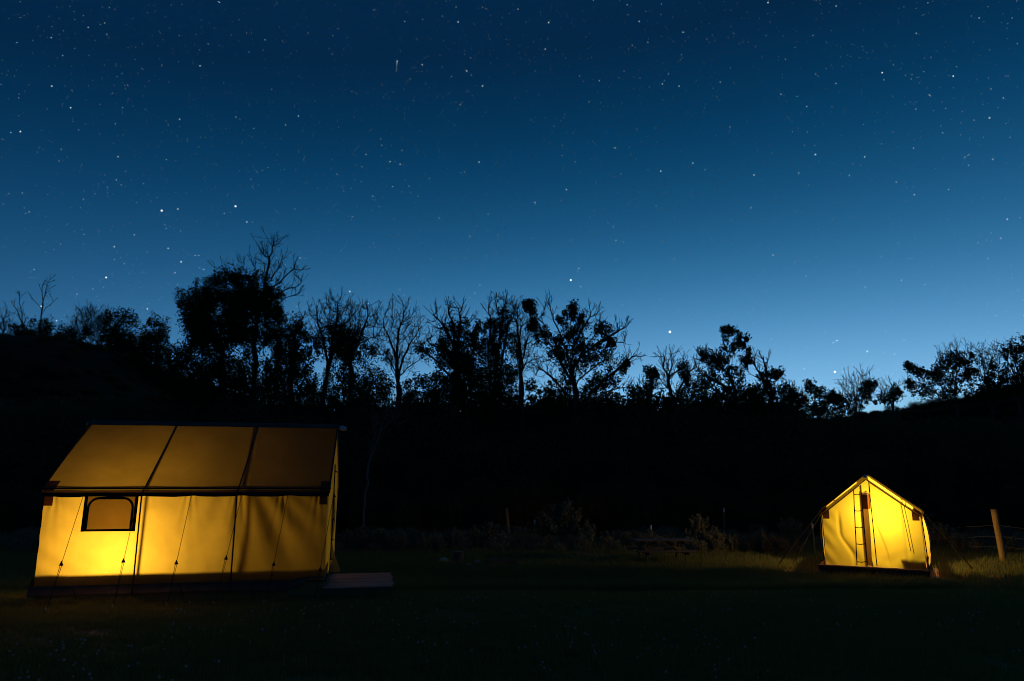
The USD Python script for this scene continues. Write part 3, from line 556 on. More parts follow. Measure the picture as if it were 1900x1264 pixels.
def grow(start, par0, attract, step, infl, kill, rng, iters=140, up=0.05):
    """Branches that reach for a cloud of points: nodes and their parents."""
    nodes_, par = [np.asarray(q, float) for q in start], list(par0); alive = np.ones(len(attract), bool)
    for _ in range(iters):
        N = np.array(nodes_); T = cKDTree(N); A = attract[alive]
        if not len(A): break
        dist, idx = T.query(A, distance_upper_bound=infl); ok = np.isfinite(dist)
        if not ok.any():
            dist, idx = T.query(A); k = np.argmin(dist); ok = np.zeros(len(A), bool); ok[k] = True
        d = A[ok] - N[idx[ok]]; d /= np.linalg.norm(d, axis=1, keepdims=True) + 1e-9
        acc_ = np.zeros_like(N); np.add.at(acc_, idx[ok], d); use = np.unique(idx[ok])
        new = acc_[use]; new /= np.linalg.norm(new, axis=1, keepdims=True) + 1e-9
        new = new + rng.normal(size=new.shape) * 0.11 + [0, 0, up]; new /= np.linalg.norm(new, axis=1, keepdims=True) + 1e-9
        P = N[use] + new * step; dn, _i = T.query(P); good = dn > step * 0.3
        if not good.any(): break
        for q, u_ in zip(P[good], use[good]): nodes_.append(q); par.append(int(u_))
        dk, _i = cKDTree(P[good]).query(attract); alive &= dk > kill
    return np.array(nodes_), np.array(par)

def limb_mesh(N, par, tip, power, base_r, pick, radii, sides):
    ids = np.nonzero(pick)[0]; ids = ids[par[ids] >= 0]
    if not len(ids): return None
    d = N - N[np.maximum(par, 0)]; d[0] = (0, 0, 1); d /= np.linalg.norm(d, axis=1, keepdims=True) + 1e-9
    ref = np.where(np.abs(d[:, 2:3]) < 0.8, np.array([[0, 0, 1.0]]), np.array([[1.0, 0, 0]])); a_ = np.cross(d, ref); a_ /= np.linalg.norm(a_, axis=1, keepdims=True) + 1e-9; b2 = np.cross(d, a_)
    ang = np.arange(sides) * 2 * math.pi / sides; ca, sa = np.cos(ang)[None, :, None], np.sin(ang)[None, :, None]; p_ = par[ids]
    r0 = np.minimum(radii[p_], radii[ids] * 1.25)[:, None, None]; r1 = radii[ids][:, None, None]
    v0 = N[p_][:, None] + r0 * (a_[ids][:, None] * ca + b2[ids][:, None] * sa); v1 = N[ids][:, None] + r1 * (a_[ids][:, None] * ca + b2[ids][:, None] * sa)
    v = np.concatenate([v0, v1], 1).reshape(-1, 3); o = (np.arange(len(ids)) * 2 * sides)[:, None]; i_ = np.arange(sides)[None]; j_ = (i_ + 1) % sides
    f = np.concatenate([np.stack([o + i_, o + sides + i_, o + sides + j_], -1).reshape(-1, 3), np.stack([o + i_, o + sides + j_, o + j_], -1).reshape(-1, 3)])
    return tm(v, f)

def tree(name, label, cat, base, Y, fork, leafy=(), bare=(), seed=0, leafmat='tree_leaves', bark='bark', tip=0.0075, trunk_r=0.14, dens=1.0, twigs=1.0, leaf=(0.09, 0.16), group=None, clump=0.19):
    rng = np.random.default_rng(1000 + seed); S = Y / FPX / math.cos(PITCH) * 1.0
    bp = at(base[0], base[1], Y); gz = float(ground_z(bp[0], Y)); root_p = np.array([bp[0], Y, min(gz, bp[2]) - 0.15])
    lobes = []
    def lobe(cx, cy, rx, ry):
        lobes.append((at(cx, cy, Y + rng.uniform(-0.3, 0.3) * rx * S), np.array([rx * S, 0.5 * (rx + ry) * S * 0.85, ry * S]))); return lobes[-1]
    att, cl, barel = [], [], []
    for q in leafy:
        c, r = lobe(*q[:4]); vol = 4.19 * r.prod(); k = int(np.clip(vol / ((0.135 if len(q) < 5 or q[4] > 1 else 0.19) * (Y / 45) ** 2) , 12, 460)); pts = in_ellipsoid(k, c, r * 1.02, rng); att.append(pts[: max(10, k // 2)]); cl.append((pts, (q[4] if len(q) > 4 else 1.0), float(np.clip(r.mean() / (1.0 * Y / 45), 0.6, 1.0))))
    for q in bare:
        c, r = lobe(*q[:4]); r[1] *= 0.7; vol = 4.19 * r.prod(); k = int(np.clip(vol / 0.06, 20, 600)) if twigs > 0.3 else 4; att.append(in_ellipsoid(k, c, r, rng)); barel.append((c, r))
    att = np.vstack(att); cents = [c for c, r in lobes]
    fk = [at(x, y, Y + 0.1 * k) for k, (x, y) in enumerate(fork)]; chain = [root_p]
    for q in fk:
        n_ = max(2, int(np.linalg.norm(q - chain[-1]) / 0.45)); p0 = chain[-1]
        for s in np.linspace(0, 1, n_ + 1)[1:]: chain.append(p0 + (q - p0) * s + rng.normal(size=3) * 0.035)
    trunk_n = len(chain)
    par0 = list(range(-1, len(chain) - 1))
    trunk_pts = np.array(chain); tdir = np.gradient(trunk_pts, axis=0); tdir /= np.linalg.norm(tdir, axis=1, keepdims=True)
    lo = max(1, int(trunk_n * 0.5))
    for c in cents:                                                                # one main limb curving out of the trunk towards each clump
        d = c - trunk_pts; hd = np.hypot(d[:, 0], d[:, 1]); ln = np.linalg.norm(d, axis=1); okk = (d[:, 2] > 0.75 * hd) & (np.arange(trunk_n) >= lo)
        q = int(np.nonzero(okk)[0].max()) if okk.any() else lo
        q = max(lo, q - int(rng.integers(0, 3))); l_ = ln[q]
        if l_ < 0.8 or d[q, 2] < -0.3: continue
        p0 = trunk_pts[q]; c1 = p0 + tdir[q] * 0.42 * l_ + rng.normal(size=3) * 0.05 * l_; n_ = max(3, int(l_ / (0.4 * max(1, Y / 60)))); prev = q
        for t in np.linspace(0, 0.88, n_ + 1)[1:]:
            chain.append((1 - t) ** 2 * p0 + 2 * t * (1 - t) * c1 + t * t * c + rng.normal(size=3) * 0.035); par0.append(prev); prev = len(chain) - 1
    N, par = grow(chain, par0, att, 0.3 * max(1, Y / 60), 3.6, 0.42, rng)
    # fine twigs: bare lobes bristle with them, leafy ones carry a few
    kids0 = np.zeros(len(N), int); np.add.at(kids0, par[par >= 0], 1); inb = np.zeros(len(N), bool)
    for c, r in barel: inb |= (((N - c) / (r * 1.35 + 0.3)) ** 2).sum(1) < 1
    tips = np.nonzero((np.arange(len(N)) > trunk_n) & (inb | (kids0 == 0)))[0]; newN, newP = [N], [par]; cnt = len(N)
    for q in tips:
        d0 = N[q] - N[par[q]]; d0 /= np.linalg.norm(d0) + 1e-9
        for _t in range(rng.integers(2, 5) if inb[q] and rng.uniform() < twigs else rng.integers(0, 2)):
            d = d0 * 0.55 + rng.normal(size=3) * 0.42 + [0, 0, 0.45]; d /= np.linalg.norm(d); ln = rng.uniform(0.35, 1.05) * (1.0 if inb[q] else 0.6) * (Y / 45) ** 0.7; prev, p_ = q, N[q]
            for sgm in range(4):
                d = d + rng.normal(size=3) * 0.1 + [0, 0, 0.06]; d /= np.linalg.norm(d); p_ = p_ + d * ln / 4; newN.append(p_[None]); newP.append(np.array([prev])); prev = cnt; cnt += 1
                if sgm in (1, 2) and inb[q] and rng.uniform() < 0.6:
                    e = d * 0.6 + rng.normal(size=3) * 0.5 + [0, 0, 0.2]; e /= np.linalg.norm(e); newN.append((p_ + e * ln * 0.3)[None]); newP.append(np.array([prev])); cnt += 1
    N, par = np.vstack(newN), np.concatenate(newP).astype(int)
    rad = np.zeros(len(N)); tipr = tip * Y / 45; kids = np.zeros(len(N), int); np.add.at(kids, par[par >= 0], 1); acc_ = np.zeros(len(N))
    for q in range(len(N) - 1, -1, -1):
        acc_[q] += kids[q] == 0
        if par[q] >= 0: acc_[par[q]] += acc_[q]
    share = acc_ / acc_.max(); rad = tipr + (trunk_r - tipr) * share ** 0.64
    T = thing(name, label, cat, root_p, 0.0, None, group); off = root_p
    big = rad > max(0.32 * rad.max(), tipr * 2.5); big[:trunk_n] = True
    for nm, pick, sd in (('trunk', big, 7), ('branches', ~big, 4)):
        m_ = limb_mesh(N - off, par, tip, 2.2, 0, pick, rad, sd)
        if m_ is not None: obj(nm, m_, bark, T, True, kind='stuff' if nm == 'branches' else None)
    if cl:
        V, F, o = [], [], 0
        TN = cKDTree(N)
        for pts, dn, small in cl:
            pts = pts[TN.query(pts)[0] < 0.6 * Y / 45]
            if not len(pts): continue
            cnt_ = (58 * dens * min(dn, 1.0) * (0.45 + 0.55 * small) * rng.uniform(0.5, 1.35, len(pts))).astype(int); n_ = int(cnt_.sum()); dirs = rng.normal(size=(n_, 3)); dirs /= np.linalg.norm(dirs, axis=1, keepdims=True)
            R_ = (small * rng.uniform(0.2, 0.6, len(pts)) * (Y / 45) ** 0.9).repeat(cnt_)[:, None]; q = np.repeat(pts, cnt_, 0) + dirs * R_ * rng.uniform(0.05, 1, (n_, 1)) ** (1 / 2.3) * [1, 1, 1.25]
            v, f = leaf_quads(q - off, rng, leaf[0] * (Y / 45) ** 0.8, leaf[1] * (Y / 45) ** 0.8, 0.7); V.append(v); F.append(f + o); o += len(v)
        obj('crown', tm(np.vstack(V), np.vstack(F)), leafmat, T, kind='stuff')
    return T

TREES = [
 ('bare_tree', 'dead snag with thin forked limbs on the hilltop at the left edge', (40, 645), 84, [(41, 620)], [(30, 618, 22, 20)], [(36, 560, 4, 22), (22, 562, 6, 16), (48, 590, 5, 12), (30, 585, 4, 8)]),
 ('bare_tree', 'tallest dead snag on the left hilltop, one straight stem among shrubs', (74, 645), 84, [(75, 600), (80, 560)], [(72, 614, 30, 22)], [(93, 512, 3, 12), (88, 540, 3, 14), (56, 552, 5, 14), (98, 562, 4, 14), (78, 530, 3, 14)]),
 ('shrub', 'twiggy shrub cut by the left edge of the photo on the hilltop', (4, 650), 84, [(5, 630)], [(8, 632, 14, 12)], [(8, 605, 12, 26)]),
 ('shrub', 'low hilltop shrub with bare twigs right of the dead snags', (140, 655), 86, [(142, 635)], [(128, 620, 24, 18), (152, 625, 22, 18)], [(165, 605, 30, 34), (180, 615, 20, 30)]),
 ('leafy_tree', 'leafy tree of upright tufts behind the left hill slope', (222, 700), 86, [(222, 660)], [(206, 610, 16, 34), (226, 606, 14, 36), (242, 602, 9, 32), (200, 642, 22, 28), (240, 645, 26, 34), (222, 665, 34, 30)], [(195, 600, 10, 22)]),
 ('leafy_tree', 'leafy tree of upright tufts left of the tallest dark tree', (292, 735), 78, [(290, 690)], [(272, 616, 10, 34), (286, 612, 10, 34), (302, 622, 10, 36), (285, 650, 28, 34), (305, 680, 24, 34), (262, 665, 22, 34), (322, 700, 20, 28)], []),
 ('leafy_tree', 'tallest dark dense tree with a rounded crown behind the large tent', (412, 775), 46, [(412, 700), (410, 640)], [(368, 556, 34, 36), (420, 535, 42, 38), (470, 540, 40, 36), (348, 592, 18, 38), (400, 600, 58, 56), (468, 595, 52, 52), (508, 565, 24, 38), (380, 672, 50, 46, .8), (440, 680, 52, 44, .8), (332, 665, 22, 40, .6), (350, 700, 30, 34, .7)], []),
 ('bare_tree', 'dead tree with spreading bare limbs above the tallest dark tree', (478, 775), 50, [(474, 650), (478, 580)], [], [(492, 470, 22, 34), (508, 450, 16, 22), (474, 482, 20, 26), (526, 490, 22, 24), (548, 500, 18, 18), (556, 528, 14, 10), (450, 495, 20, 14), (424, 492, 18, 10), (404, 498, 8, 12), (545, 548, 20, 8), (520, 520, 18, 14)]),
 ('leafy_tree', 'dark ragged tree right of the tallest tree and its dead limbs', (540, 775), 47, [(541, 690)], [(530, 612, 20, 34), (548, 618, 16, 34), (562, 650, 24, 38), (522, 665, 32, 44), (556, 705, 34, 34, .7), (500, 700, 30, 40, .7)], [(555, 600, 24, 26)]),
 ('leafy_tree', 'tree with a bare leaning trunk showing sky to its left', (594, 768), 48, [(602, 720), (613, 676)], [(616, 628, 30, 36), (640, 640, 24, 34), (594, 640, 16, 26, .6), (580, 735, 18, 20, .6)], [(608, 584, 34, 32), (586, 592, 20, 34), (630, 574, 22, 24), (642, 590, 24, 30)]),
 ('leafy_tree', 'straight thick trunked tree with a twiggy crown left of the wide bare tree', (652, 772), 46, [(651, 720), (650, 670)], [(652, 632, 26, 34), (676, 660, 22, 36, .8), (630, 735, 18, 22, .6), (672, 715, 24, 26, .6)], [(652, 590, 30, 34), (684, 590, 22, 32), (672, 606, 26, 36), (700, 620, 16, 36)]),
 ('bare_tree', 'wide bare tree with a forked trunk and a twiggy fan of limbs', (741, 775), 46, [(740, 728), (736, 690)], [(700, 712, 30, 30, .6), (762, 728, 22, 18, .5), (716, 655, 16, 22, .4), (775, 740, 26, 18, .6)], [(740, 600, 40, 44), (708, 600, 22, 40), (772, 620, 22, 44), (744, 650, 44, 34), (700, 640, 20, 34), (790, 664, 18, 12)]),
 ('leafy_tree', 'broad dark tree with a massive trunk in the middle of the row', (846, 778), 45, [(845, 725), (846, 680)], [(884, 612, 17, 26), (850, 616, 24, 24), (822, 632, 20, 24), (868, 648, 34, 36), (835, 660, 26, 26), (786, 652, 13, 14), (872, 700, 30, 44, .7), (816, 728, 30, 22, .7), (850, 690, 28, 40), (846, 740, 24, 30)], [(816, 590, 22, 24), (838, 586, 16, 28), (856, 584, 18, 20), (800, 640, 22, 20)]),
 ('leafy_tree', 'narrow dark leafy tree left of the forked bare tree', (915, 776), 47, [(916, 720)], [(934, 590, 13, 18), (908, 606, 14, 22), (926, 624, 26, 28), (906, 655, 24, 34), (940, 668, 24, 36, .8), (918, 705, 34, 40, .7)], [(916, 574, 20, 22), (946, 580, 22, 28), (938, 562, 16, 16)]),
 ('bare_tree', 'slender forked bare tree standing against the sky beside the broad clumped tree', (968, 776), 44, [(967, 730), (966, 690)], [(956, 636, 14, 16, .4), (984, 610, 10, 10, .4), (950, 690, 14, 16, .4), (984, 714, 14, 10, .4), (990, 750, 18, 14, .6)], [(950, 610, 22, 48), (980, 624, 22, 50), (964, 596, 26, 34), (990, 665, 20, 30), (960, 580, 16, 20)]),
 ('leafy_tree', 'broad clumped tree with limbs fanning up and bare limbs to its right', (1072, 778), 43, [(1068, 730), (1062, 705)], [(986, 572, 10, 13, 1.5), (978, 566, 6, 8, 1.4), (992, 598, 10, 16, 1.3), (1006, 622, 14, 22), (1030, 640, 20, 28), (1050, 592, 15, 16, 1.2), (1068, 572, 12, 12, 1.5), (1076, 600, 18, 20, 1.1), (1060, 625, 26, 24), (1092, 640, 24, 30, .9), (1116, 612, 17, 12, 1.2), (1130, 634, 13, 14), (1118, 662, 22, 26, .9), (1070, 670, 38, 32, .9), (1155, 680, 15, 13, 1.1), (1132, 700, 26, 18, .9), (1030, 722, 24, 18, .8), (1020, 745, 22, 16, .8), (1100, 712, 24, 18, .8)], [(1096, 586, 22, 22), (1018, 576, 16, 20), (1150, 620, 20, 30), (1164, 606, 14, 14), (1150, 655, 22, 26), (1182, 662, 14, 8), (1010, 690, 22, 26), (1156, 718, 26, 10)]),
 ('leafy_tree', 'small dark tree with two rounded tops right of the broad clumped tree', (1206, 778), 46, [(1206, 745)], [(1206, 692, 8, 14, 1.3), (1216, 694, 7, 13, 1.3), (1206, 716, 18, 16), (1192, 735, 16, 20), (1224, 738, 18, 18), (1176, 740, 12, 24)], [(1190, 715, 16, 18)]),
 ('bare_tree', 'leaning bare tree with fine twigs between two small leafy trees', (1254, 778), 45, [(1250, 745), (1240, 715)], [(1268, 684, 9, 14, 1.2), (1270, 700, 12, 14), (1286, 716, 16, 22), (1268, 745, 22, 16, .8)], [(1236, 678, 22, 28), (1250, 672, 22, 26), (1280, 688, 20, 26), (1230, 710, 16, 18)]),
 ('leafy_tree', 'tall dark tree with a blocky leafy top right of centre', (1374, 778), 46, [(1366, 735), (1352, 690)], [(1350, 612, 11, 9, 1.4), (1364, 626, 24, 14, 1.2), (1352, 642, 20, 18, 1.2), (1384, 640, 13, 18, 1.2), (1346, 668, 24, 20), (1310, 658, 14, 12, 1.3), (1328, 672, 14, 16), (1384, 668, 14, 10, 1.1), (1366, 690, 18, 16, .8), (1326, 700, 24, 20, .8), (1306, 712, 18, 26, .8), (1356, 725, 34, 26, .7), (1318, 745, 26, 18, .8)], [(1300, 690, 14, 20)]),
 ('leafy_tree', 'dark tree with bare upright twigs right of the blocky topped tree', (1432, 778), 46, [(1432, 745)], [(1424, 700, 18, 12, 1.2), (1444, 694, 9, 12, 1.2), (1416, 720, 18, 16), (1446, 720, 22, 18), (1430, 742, 34, 20), (1400, 735, 16, 20, .8)], [(1404, 682, 12, 28), (1418, 672, 12, 20)]),
 ('shrub', 'low rounded dark shrub right of the row of tall trees', (1470, 780), 48, [(1470, 755)], [(1468, 728, 11, 14), (1474, 746, 22, 18), (1490, 748, 14, 14)], [(1485, 730, 12, 12)]),
 ('shrub', 'round topped dark shrub alone at the foot of the right hill', (1515, 775), 52, [(1515, 745)], [(1506, 716, 14, 9, 1.2), (1512, 728, 18, 12), (1532, 736, 16, 14), (1528, 752, 28, 14), (1548, 742, 8, 14)], []),
 ('shrub', 'wide twiggy bush with bare upright stems below the bright star', (1590, 768), 54, [(1590, 758)], [(1606, 722, 12, 14), (1616, 715, 7, 10), (1596, 744, 28, 14), (1562, 742, 14, 12)], [(1584, 710, 26, 18), (1604, 704, 18, 16), (1570, 720, 22, 18), (1590, 725, 30, 22)]),
 ('shrub', 'smallest round bush on the right skyline beside a gap of bright sky', (1656, 762), 60, [(1656, 745)], [(1660, 728, 13, 10, 1.2), (1650, 738, 18, 10)], [(1640, 728, 14, 16), (1656, 720, 10, 8)]),
 ('leafy_tree', 'spreading wind swept tree leaning left on the right hill', (1776, 752), 62, [(1774, 740)], [(1688, 680, 9, 6, 1.3), (1702, 690, 14, 9, 1.3), (1722, 696, 16, 10, 1.2), (1738, 684, 10, 16, 1.2), (1752, 672, 9, 16, 1.2), (1768, 670, 9, 18, 1.2), (1784, 668, 10, 18, 1.2), (1800, 672, 12, 20, 1.2), (1748, 706, 26, 16, 1.1), (1780, 700, 26, 22, 1.1), (1806, 702, 16, 20, 1.1)], [(1742, 662, 8, 10), (1758, 652, 8, 10), (1776, 650, 8, 12), (1796, 648, 12, 12), (1704, 716, 18, 10), (1724, 728, 20, 8)]),
 ('leafy_tree', 'twiggy topped tree between the wind swept tree and the right edge', (1838, 745), 62, [(1838, 725)], [(1834, 686, 22, 18), (1822, 708, 20, 18), (1852, 706, 22, 18), (1838, 722, 34, 12)], [(1822, 662, 20, 16), (1844, 660, 20, 18), (1836, 672, 28, 20)]),
 ('leafy_tree', 'tall dark tree cut by the right edge of the photo', (1888, 740), 62, [(1887, 705)], [(1876, 645, 11, 14, 1.2), (1896, 640, 9, 14, 1.2), (1880, 668, 18, 20), (1900, 672, 16, 24), (1884, 700, 26, 22), (1910, 690, 20, 40)], [(1862, 655, 10, 18)]),
]
SKIRT = {24: [(1720, 732, 34, 10), (1780, 732, 40, 12), (1700, 712, 20, 12)], 25: [(1820, 732, 26, 14), (1856, 728, 24, 14)], 26: [(1880, 722, 30, 14)], 6: [(365, 735, 40, 34, 0.95), (440, 735, 44, 34, 0.95)], 8: [(520, 742, 30, 30, 0.95), (565, 742, 26, 28, 0.95)], 9: [(575, 715, 16, 26, 0.85), (620, 748, 16, 18, 0.95)], 10: [(640, 700, 20, 30, 0.95), (675, 742, 26, 26, 1.05)], 11: [(700, 742, 26, 26, 1.05), (775, 705, 20, 16, 0.75)], 12: [(800, 750, 24, 22, 1.05), (880, 745, 28, 28, 1.05)], 13: [(905, 750, 24, 22, 1.05), (940, 735, 26, 30, 0.95)], 14: [(950, 745, 16, 20, 0.85)], 15: [(1045, 755, 30, 18, 1.15), (1095, 752, 30, 18, 1.15), (1130, 742, 20, 16, 0.95)], 16: [(1180, 758, 24, 16, 1.15)], 17: [(1235, 752, 24, 20, 0.95)], 18: [(1340, 752, 30, 22, 1.05), (1390, 742, 26, 26, 1.05)], 19: [(1450, 752, 26, 18, 1.15), (1405, 755, 20, 18, 1.15)], 4: [(215, 690, 34, 26, 1.15), (250, 690, 24, 30, 1.15)], 5: [(285, 715, 34, 26, 1.05), (330, 730, 26, 24, 0.95)]}
BACK = [(345, 690, 'behind the left flank of the tallest tree'), (392, 668, 'behind the trunk of the tallest tree'), (455, 672, 'behind the dead limbed tree'), (505, 668, 'between the dead limbed tree and the ragged tree'), (556, 682, 'behind the ragged tree'), (632, 668, 'between the leaning trunk and the straight thick trunk'),
        (688, 682, 'left of the wide forked bare tree'), (778, 704, 'right of the wide forked bare tree'), (826, 668, 'behind the massive trunk, to its left'), (884, 672, 'behind the massive trunk, to its right'), (930, 672, 'behind the narrow leafy tree'), (1006, 716, 'between the slender forked tree and the broad clumped tree'),
        (1050, 690, 'behind the broad clumped tree, to its left'), (1100, 700, 'behind the broad clumped tree, to its right'), (1190, 728, 'left of the small two topped tree'), (1268, 716, 'right of the leaning bare tree'), (1330, 700, 'behind the blocky topped tree, to its left'), (1386, 708, 'behind the blocky topped tree, to its right'), (1452, 724, 'behind the bare upright twigs tree'), (1548, 746, 'left of the wide twiggy bush')]
_r = np.random.default_rng(5)
for k, (px, top, where) in enumerate(BACK):
    h = 775 - top; w = 30 + 10 * _r.uniform()
    tree('low_tree', 'low dark leafy tree ' + where, 'tree', (px, 778), 56 + 3 * _r.uniform(), [(px + _r.uniform(-6, 6), 778 - 0.4 * h)], [(px + _r.uniform(-8, 8), top + 0.22 * h, w * 0.62, 0.26 * h), (px - w * 0.5, top + 0.52 * h, w * 0.62, 0.3 * h), (px + w * 0.5, top + 0.48 * h, w * 0.62, 0.3 * h), (px, top + 0.8 * h, w, 0.24 * h)], [], 200 + k, trunk_r=0.12, dens=0.8)
for k, (nm, lab, b, Y, fork, leafy, bare) in enumerate(TREES):
    leafy = list(leafy) + SKIRT.get(k, [])
    tree(nm, lab, {'shrub': 'shrub'}.get(nm, 'tree'), b, Y, fork, leafy, bare, k, dens={15: 1.7, 12: 1.4, 13: 1.4, 6: 1.4, 8: 1.4, 18: 1.5, 10: 1.3, 9: 1.3}.get(k, 1.15), twigs=0.05 if k < 2 else (0.5 if k == 7 else 1.0), trunk_r=0.3 if k in (6, 12, 15) else (0.19 if 'tree' in nm and b[1] > 760 else 0.1))
tree('pale_sapling', 'thin pale leaning tree in the dark thicket right of the large tent', 'tree', (676, 915), 34, [(682, 862), (700, 815), (716, 770)], (), [(722, 748, 22, 24), (700, 800, 24, 26), (735, 775, 20, 20)], 77, bark='pale_bark', trunk_r=0.055, tip=0.007)

# ---------------------------------------------------------------- thicket below the trees
def instancer(name, protos, pts, yaws, scales, idx, **kw):
    pi = UsdGeom.PointInstancer.Define(stage, '/World/' + name); rel = pi.CreatePrototypesRel()
    for q in protos: rel.AddTarget(q)
    pi.CreatePositionsAttr(Vt.Vec3fArray.FromNumpy(np.asarray(pts, np.float32))); pi.CreateProtoIndicesAttr(Vt.IntArray.FromNumpy(np.asarray(idx, np.int32)))
    sc = np.asarray(scales, np.float32); sc = np.repeat(sc[:, None], 3, 1) if sc.ndim == 1 else sc; pi.CreateScalesAttr(Vt.Vec3fArray.FromNumpy(sc))
    pi.CreateOrientationsAttr(Vt.QuathArray([Gf.Quath(float(math.cos(y / 2)), 0, 0, float(math.sin(y / 2))) for y in yaws]))
    return tag(pi.GetPrim(), **kw)

def bush_mesh(seed, n, h, r, lo, hi, clumps=60):
    rng = np.random.default_rng(seed); c = in_ellipsoid(clumps, np.array([0, 0, h * 0.52]), np.array([r, r, h * 0.5]), rng); q = np.repeat(c, n // clumps, 0) + rng.normal(size=(n // clumps * clumps, 3)) * [0.16 * r, 0.16 * r, 0.09 * h]
    q[:, 2] = np.maximum(q[:, 2], 0.02); return tm(*leaf_quads(q, rng, lo, hi, 0.6))

def protoset(holder, meshes, material):
    UsdGeom.Scope.Define(stage, '/World/' + holder); out = []
    for k, m_ in enumerate(meshes):
        path = f'/World/{holder}/variant_{k:03d}'; usdkit.mesh(stage, path, m_, M[material]); out.append(path)
    return out

rng = np.random.default_rng(21); pts, sc = [], []
UsdGeom.PointInstancer.Define(stage, '/World/thicket')
tp = protoset('thicket/forms', [bush_mesh(s, 9000, 1.0, 0.5, 0.022, 0.05, 110) for s in (1, 2, 3, 4)], 'thicket_leaves')
for Y, top_l, n_, in ((36, 905, 60), (39, 850, 70), (42, 815, 80), (45, 785, 90), (48, 772, 90), (52, 765, 100), (57, 762, 90)):
    for px in np.linspace(-60, 1960, n_) + rng.uniform(-12, 12, n_):
        tl = top_l + rng.uniform(-12, 26) + (30 if px > 1480 and Y > 40 else 0)
        if px < 330 and Y > 40: tl = max(tl, np.interp(px, [0, 90, 180, 330], [660, 650, 670, 760]) + 20)
        y_ = Y + rng.uniform(-1.3, 1.3); t_ = at(px, tl, y_); g_ = float(ground_z(t_[0], y_)); h_ = t_[2] - g_
        if h_ > 0.5: pts.append((t_[0], y_, g_ - 0.05)); sc.append((h_ * rng.uniform(0.55, 0.95) + 0.4, h_ * 0.7 + 0.4, h_ / 0.98))
for y_, pa, pb, n_ in ((72, 1640, 1960, 60), (77, 1560, 1960, 60), (80, -40, 330, 46), (84, -40, 300, 40)):
    for px in np.linspace(pa, pb, n_) + rng.uniform(-5, 5, n_):
        x_ = at(px, 740, y_)[0]; g_ = float(ground_z(x_, y_)); h_ = rng.uniform(0.5, 1.5) * (1.0 if px > 900 else 0.55); pts.append((x_, y_, g_ - 0.1)); sc.append((h_ * 1.3, h_ * 1.3, h_))
rs = np.random.default_rng(23)
for q in range(900):
    y_ = rs.uniform(50, 92); x_ = rs.uniform(-78, -22) if q % 2 else rs.uniform(28, 80); g_ = float(ground_z(x_, y_)); h_ = rs.uniform(0.3, 1.0); pts.append((x_, y_, g_ - 0.12)); sc.append((h_ * 1.7, h_ * 1.7, h_))
rng = np.random.default_rng(22)
k = len(pts); instancer('thicket', tp, pts, rng.uniform(0, 6.28, k), sc, rng.integers(0, 4, k), kind='stuff', label='dense black thicket below the row of trees')

# ---------------------------------------------------------------- sagebrush, one by one
def sage(seed, label, cat, loc, rot, scale, group):
    rng = np.random.default_rng(seed); T = thing('sagebrush', label, cat, loc, rot, scale, group); st, L_ = [], []
    for k in range(26):
        a_ = rng.uniform(0, 6.28); lean = rng.uniform(0.05, 0.75); h_ = rng.uniform(0.55, 1.0) * (1.05 - 0.35 * lean); t = np.linspace(0, 1, 6)
        p_ = np.stack([math.cos(a_) * lean * 0.6 * t ** 1.3, math.sin(a_) * lean * 0.6 * t ** 1.3, h_ * t], -1) + rng.normal(size=(6, 3)) * 0.012 * t[:, None]
        st.append(tube(p_, 0.012 - 0.008 * t, 4, False)); u = rng.uniform(0.3, 1.0, 95); base = np.stack([np.interp(u, t, p_[:, c]) for c in range(3)], -1)
        L_.append(base + rng.normal(size=base.shape) * 0.035)
    obj('stems', st, 'old_wood', T, kind='stuff'); obj('foliage', tm(*leaf_quads(np.vstack(L_), rng, 0.035, 0.085, 1.6)), 'sage_leaves', T, kind='stuff'); return T

SAGE = [(1302, 1022, 68, 'tallest pale sagebrush, lit by the small tent, right of the picnic table'), (1334, 1026, 46, 'pale sagebrush against the right flank of the tallest one'), (1362, 1028, 36, 'small low sagebrush right of the tallest pale pair'), (1392, 1029, 34, 'wispy sagebrush halfway between picnic table and small tent'),
        (1420, 1030, 48, 'brown sagebrush left of the thin steel post, taller than its neighbours'), (1450, 1030, 36, 'low sagebrush second from the thin steel post'), (1482, 1030, 30, 'low sagebrush nearest the thin lit steel post, on its left'), (1465, 1012, 52, 'dark sagebrush behind the low pair near the thin steel post'),
        (1050, 1012, 84, 'large dim rounded sagebrush right of the middle wooden post'), (1088, 1016, 50, 'dim sagebrush on the right of the large rounded one'), (1014, 1010, 60, 'dim sagebrush between the middle wooden post and the large rounded one'), (1124, 1020, 34, 'low dim sagebrush left of the picnic table'), (1160, 1018, 30, 'low dark sagebrush just behind the left end of the picnic table'),
        (640, 1024, 42, 'dim grey sagebrush nearest the porch of the large tent'), (672, 1024, 38, 'second dim grey sagebrush from the porch of the large tent'), (708, 1024, 44, 'third dim grey sagebrush from the porch of the large tent'), (744, 1026, 40, 'fourth dim grey sagebrush from the porch of the large tent'), (780, 1026, 36, 'dim sagebrush behind the tan stone, to its left'),
        (812, 1030, 40, 'dim sagebrush directly behind the tan stone'), (846, 1022, 42, 'dim sagebrush behind the upright stump'), (880, 1020, 44, 'dim sagebrush behind the pale grey stone'), (912, 1018, 50, 'dim sagebrush just left of the middle wooden post'), (960, 1014, 36, 'small dim sagebrush just right of the middle wooden post'),
        (1752, 1024, 52, 'warm lit sagebrush right of the small tent, behind its guy rope'), (1782, 1028, 40, 'lower warm lit sagebrush right of the guy rope of the small tent'), (1815, 1030, 28, 'smallest sagebrush left of the thick leaning post'), (1880, 1030, 36, 'dim sagebrush behind the thick leaning post at the right edge'), (1720, 1012, 60, 'dark sagebrush behind the right wall of the small tent')]
first = []
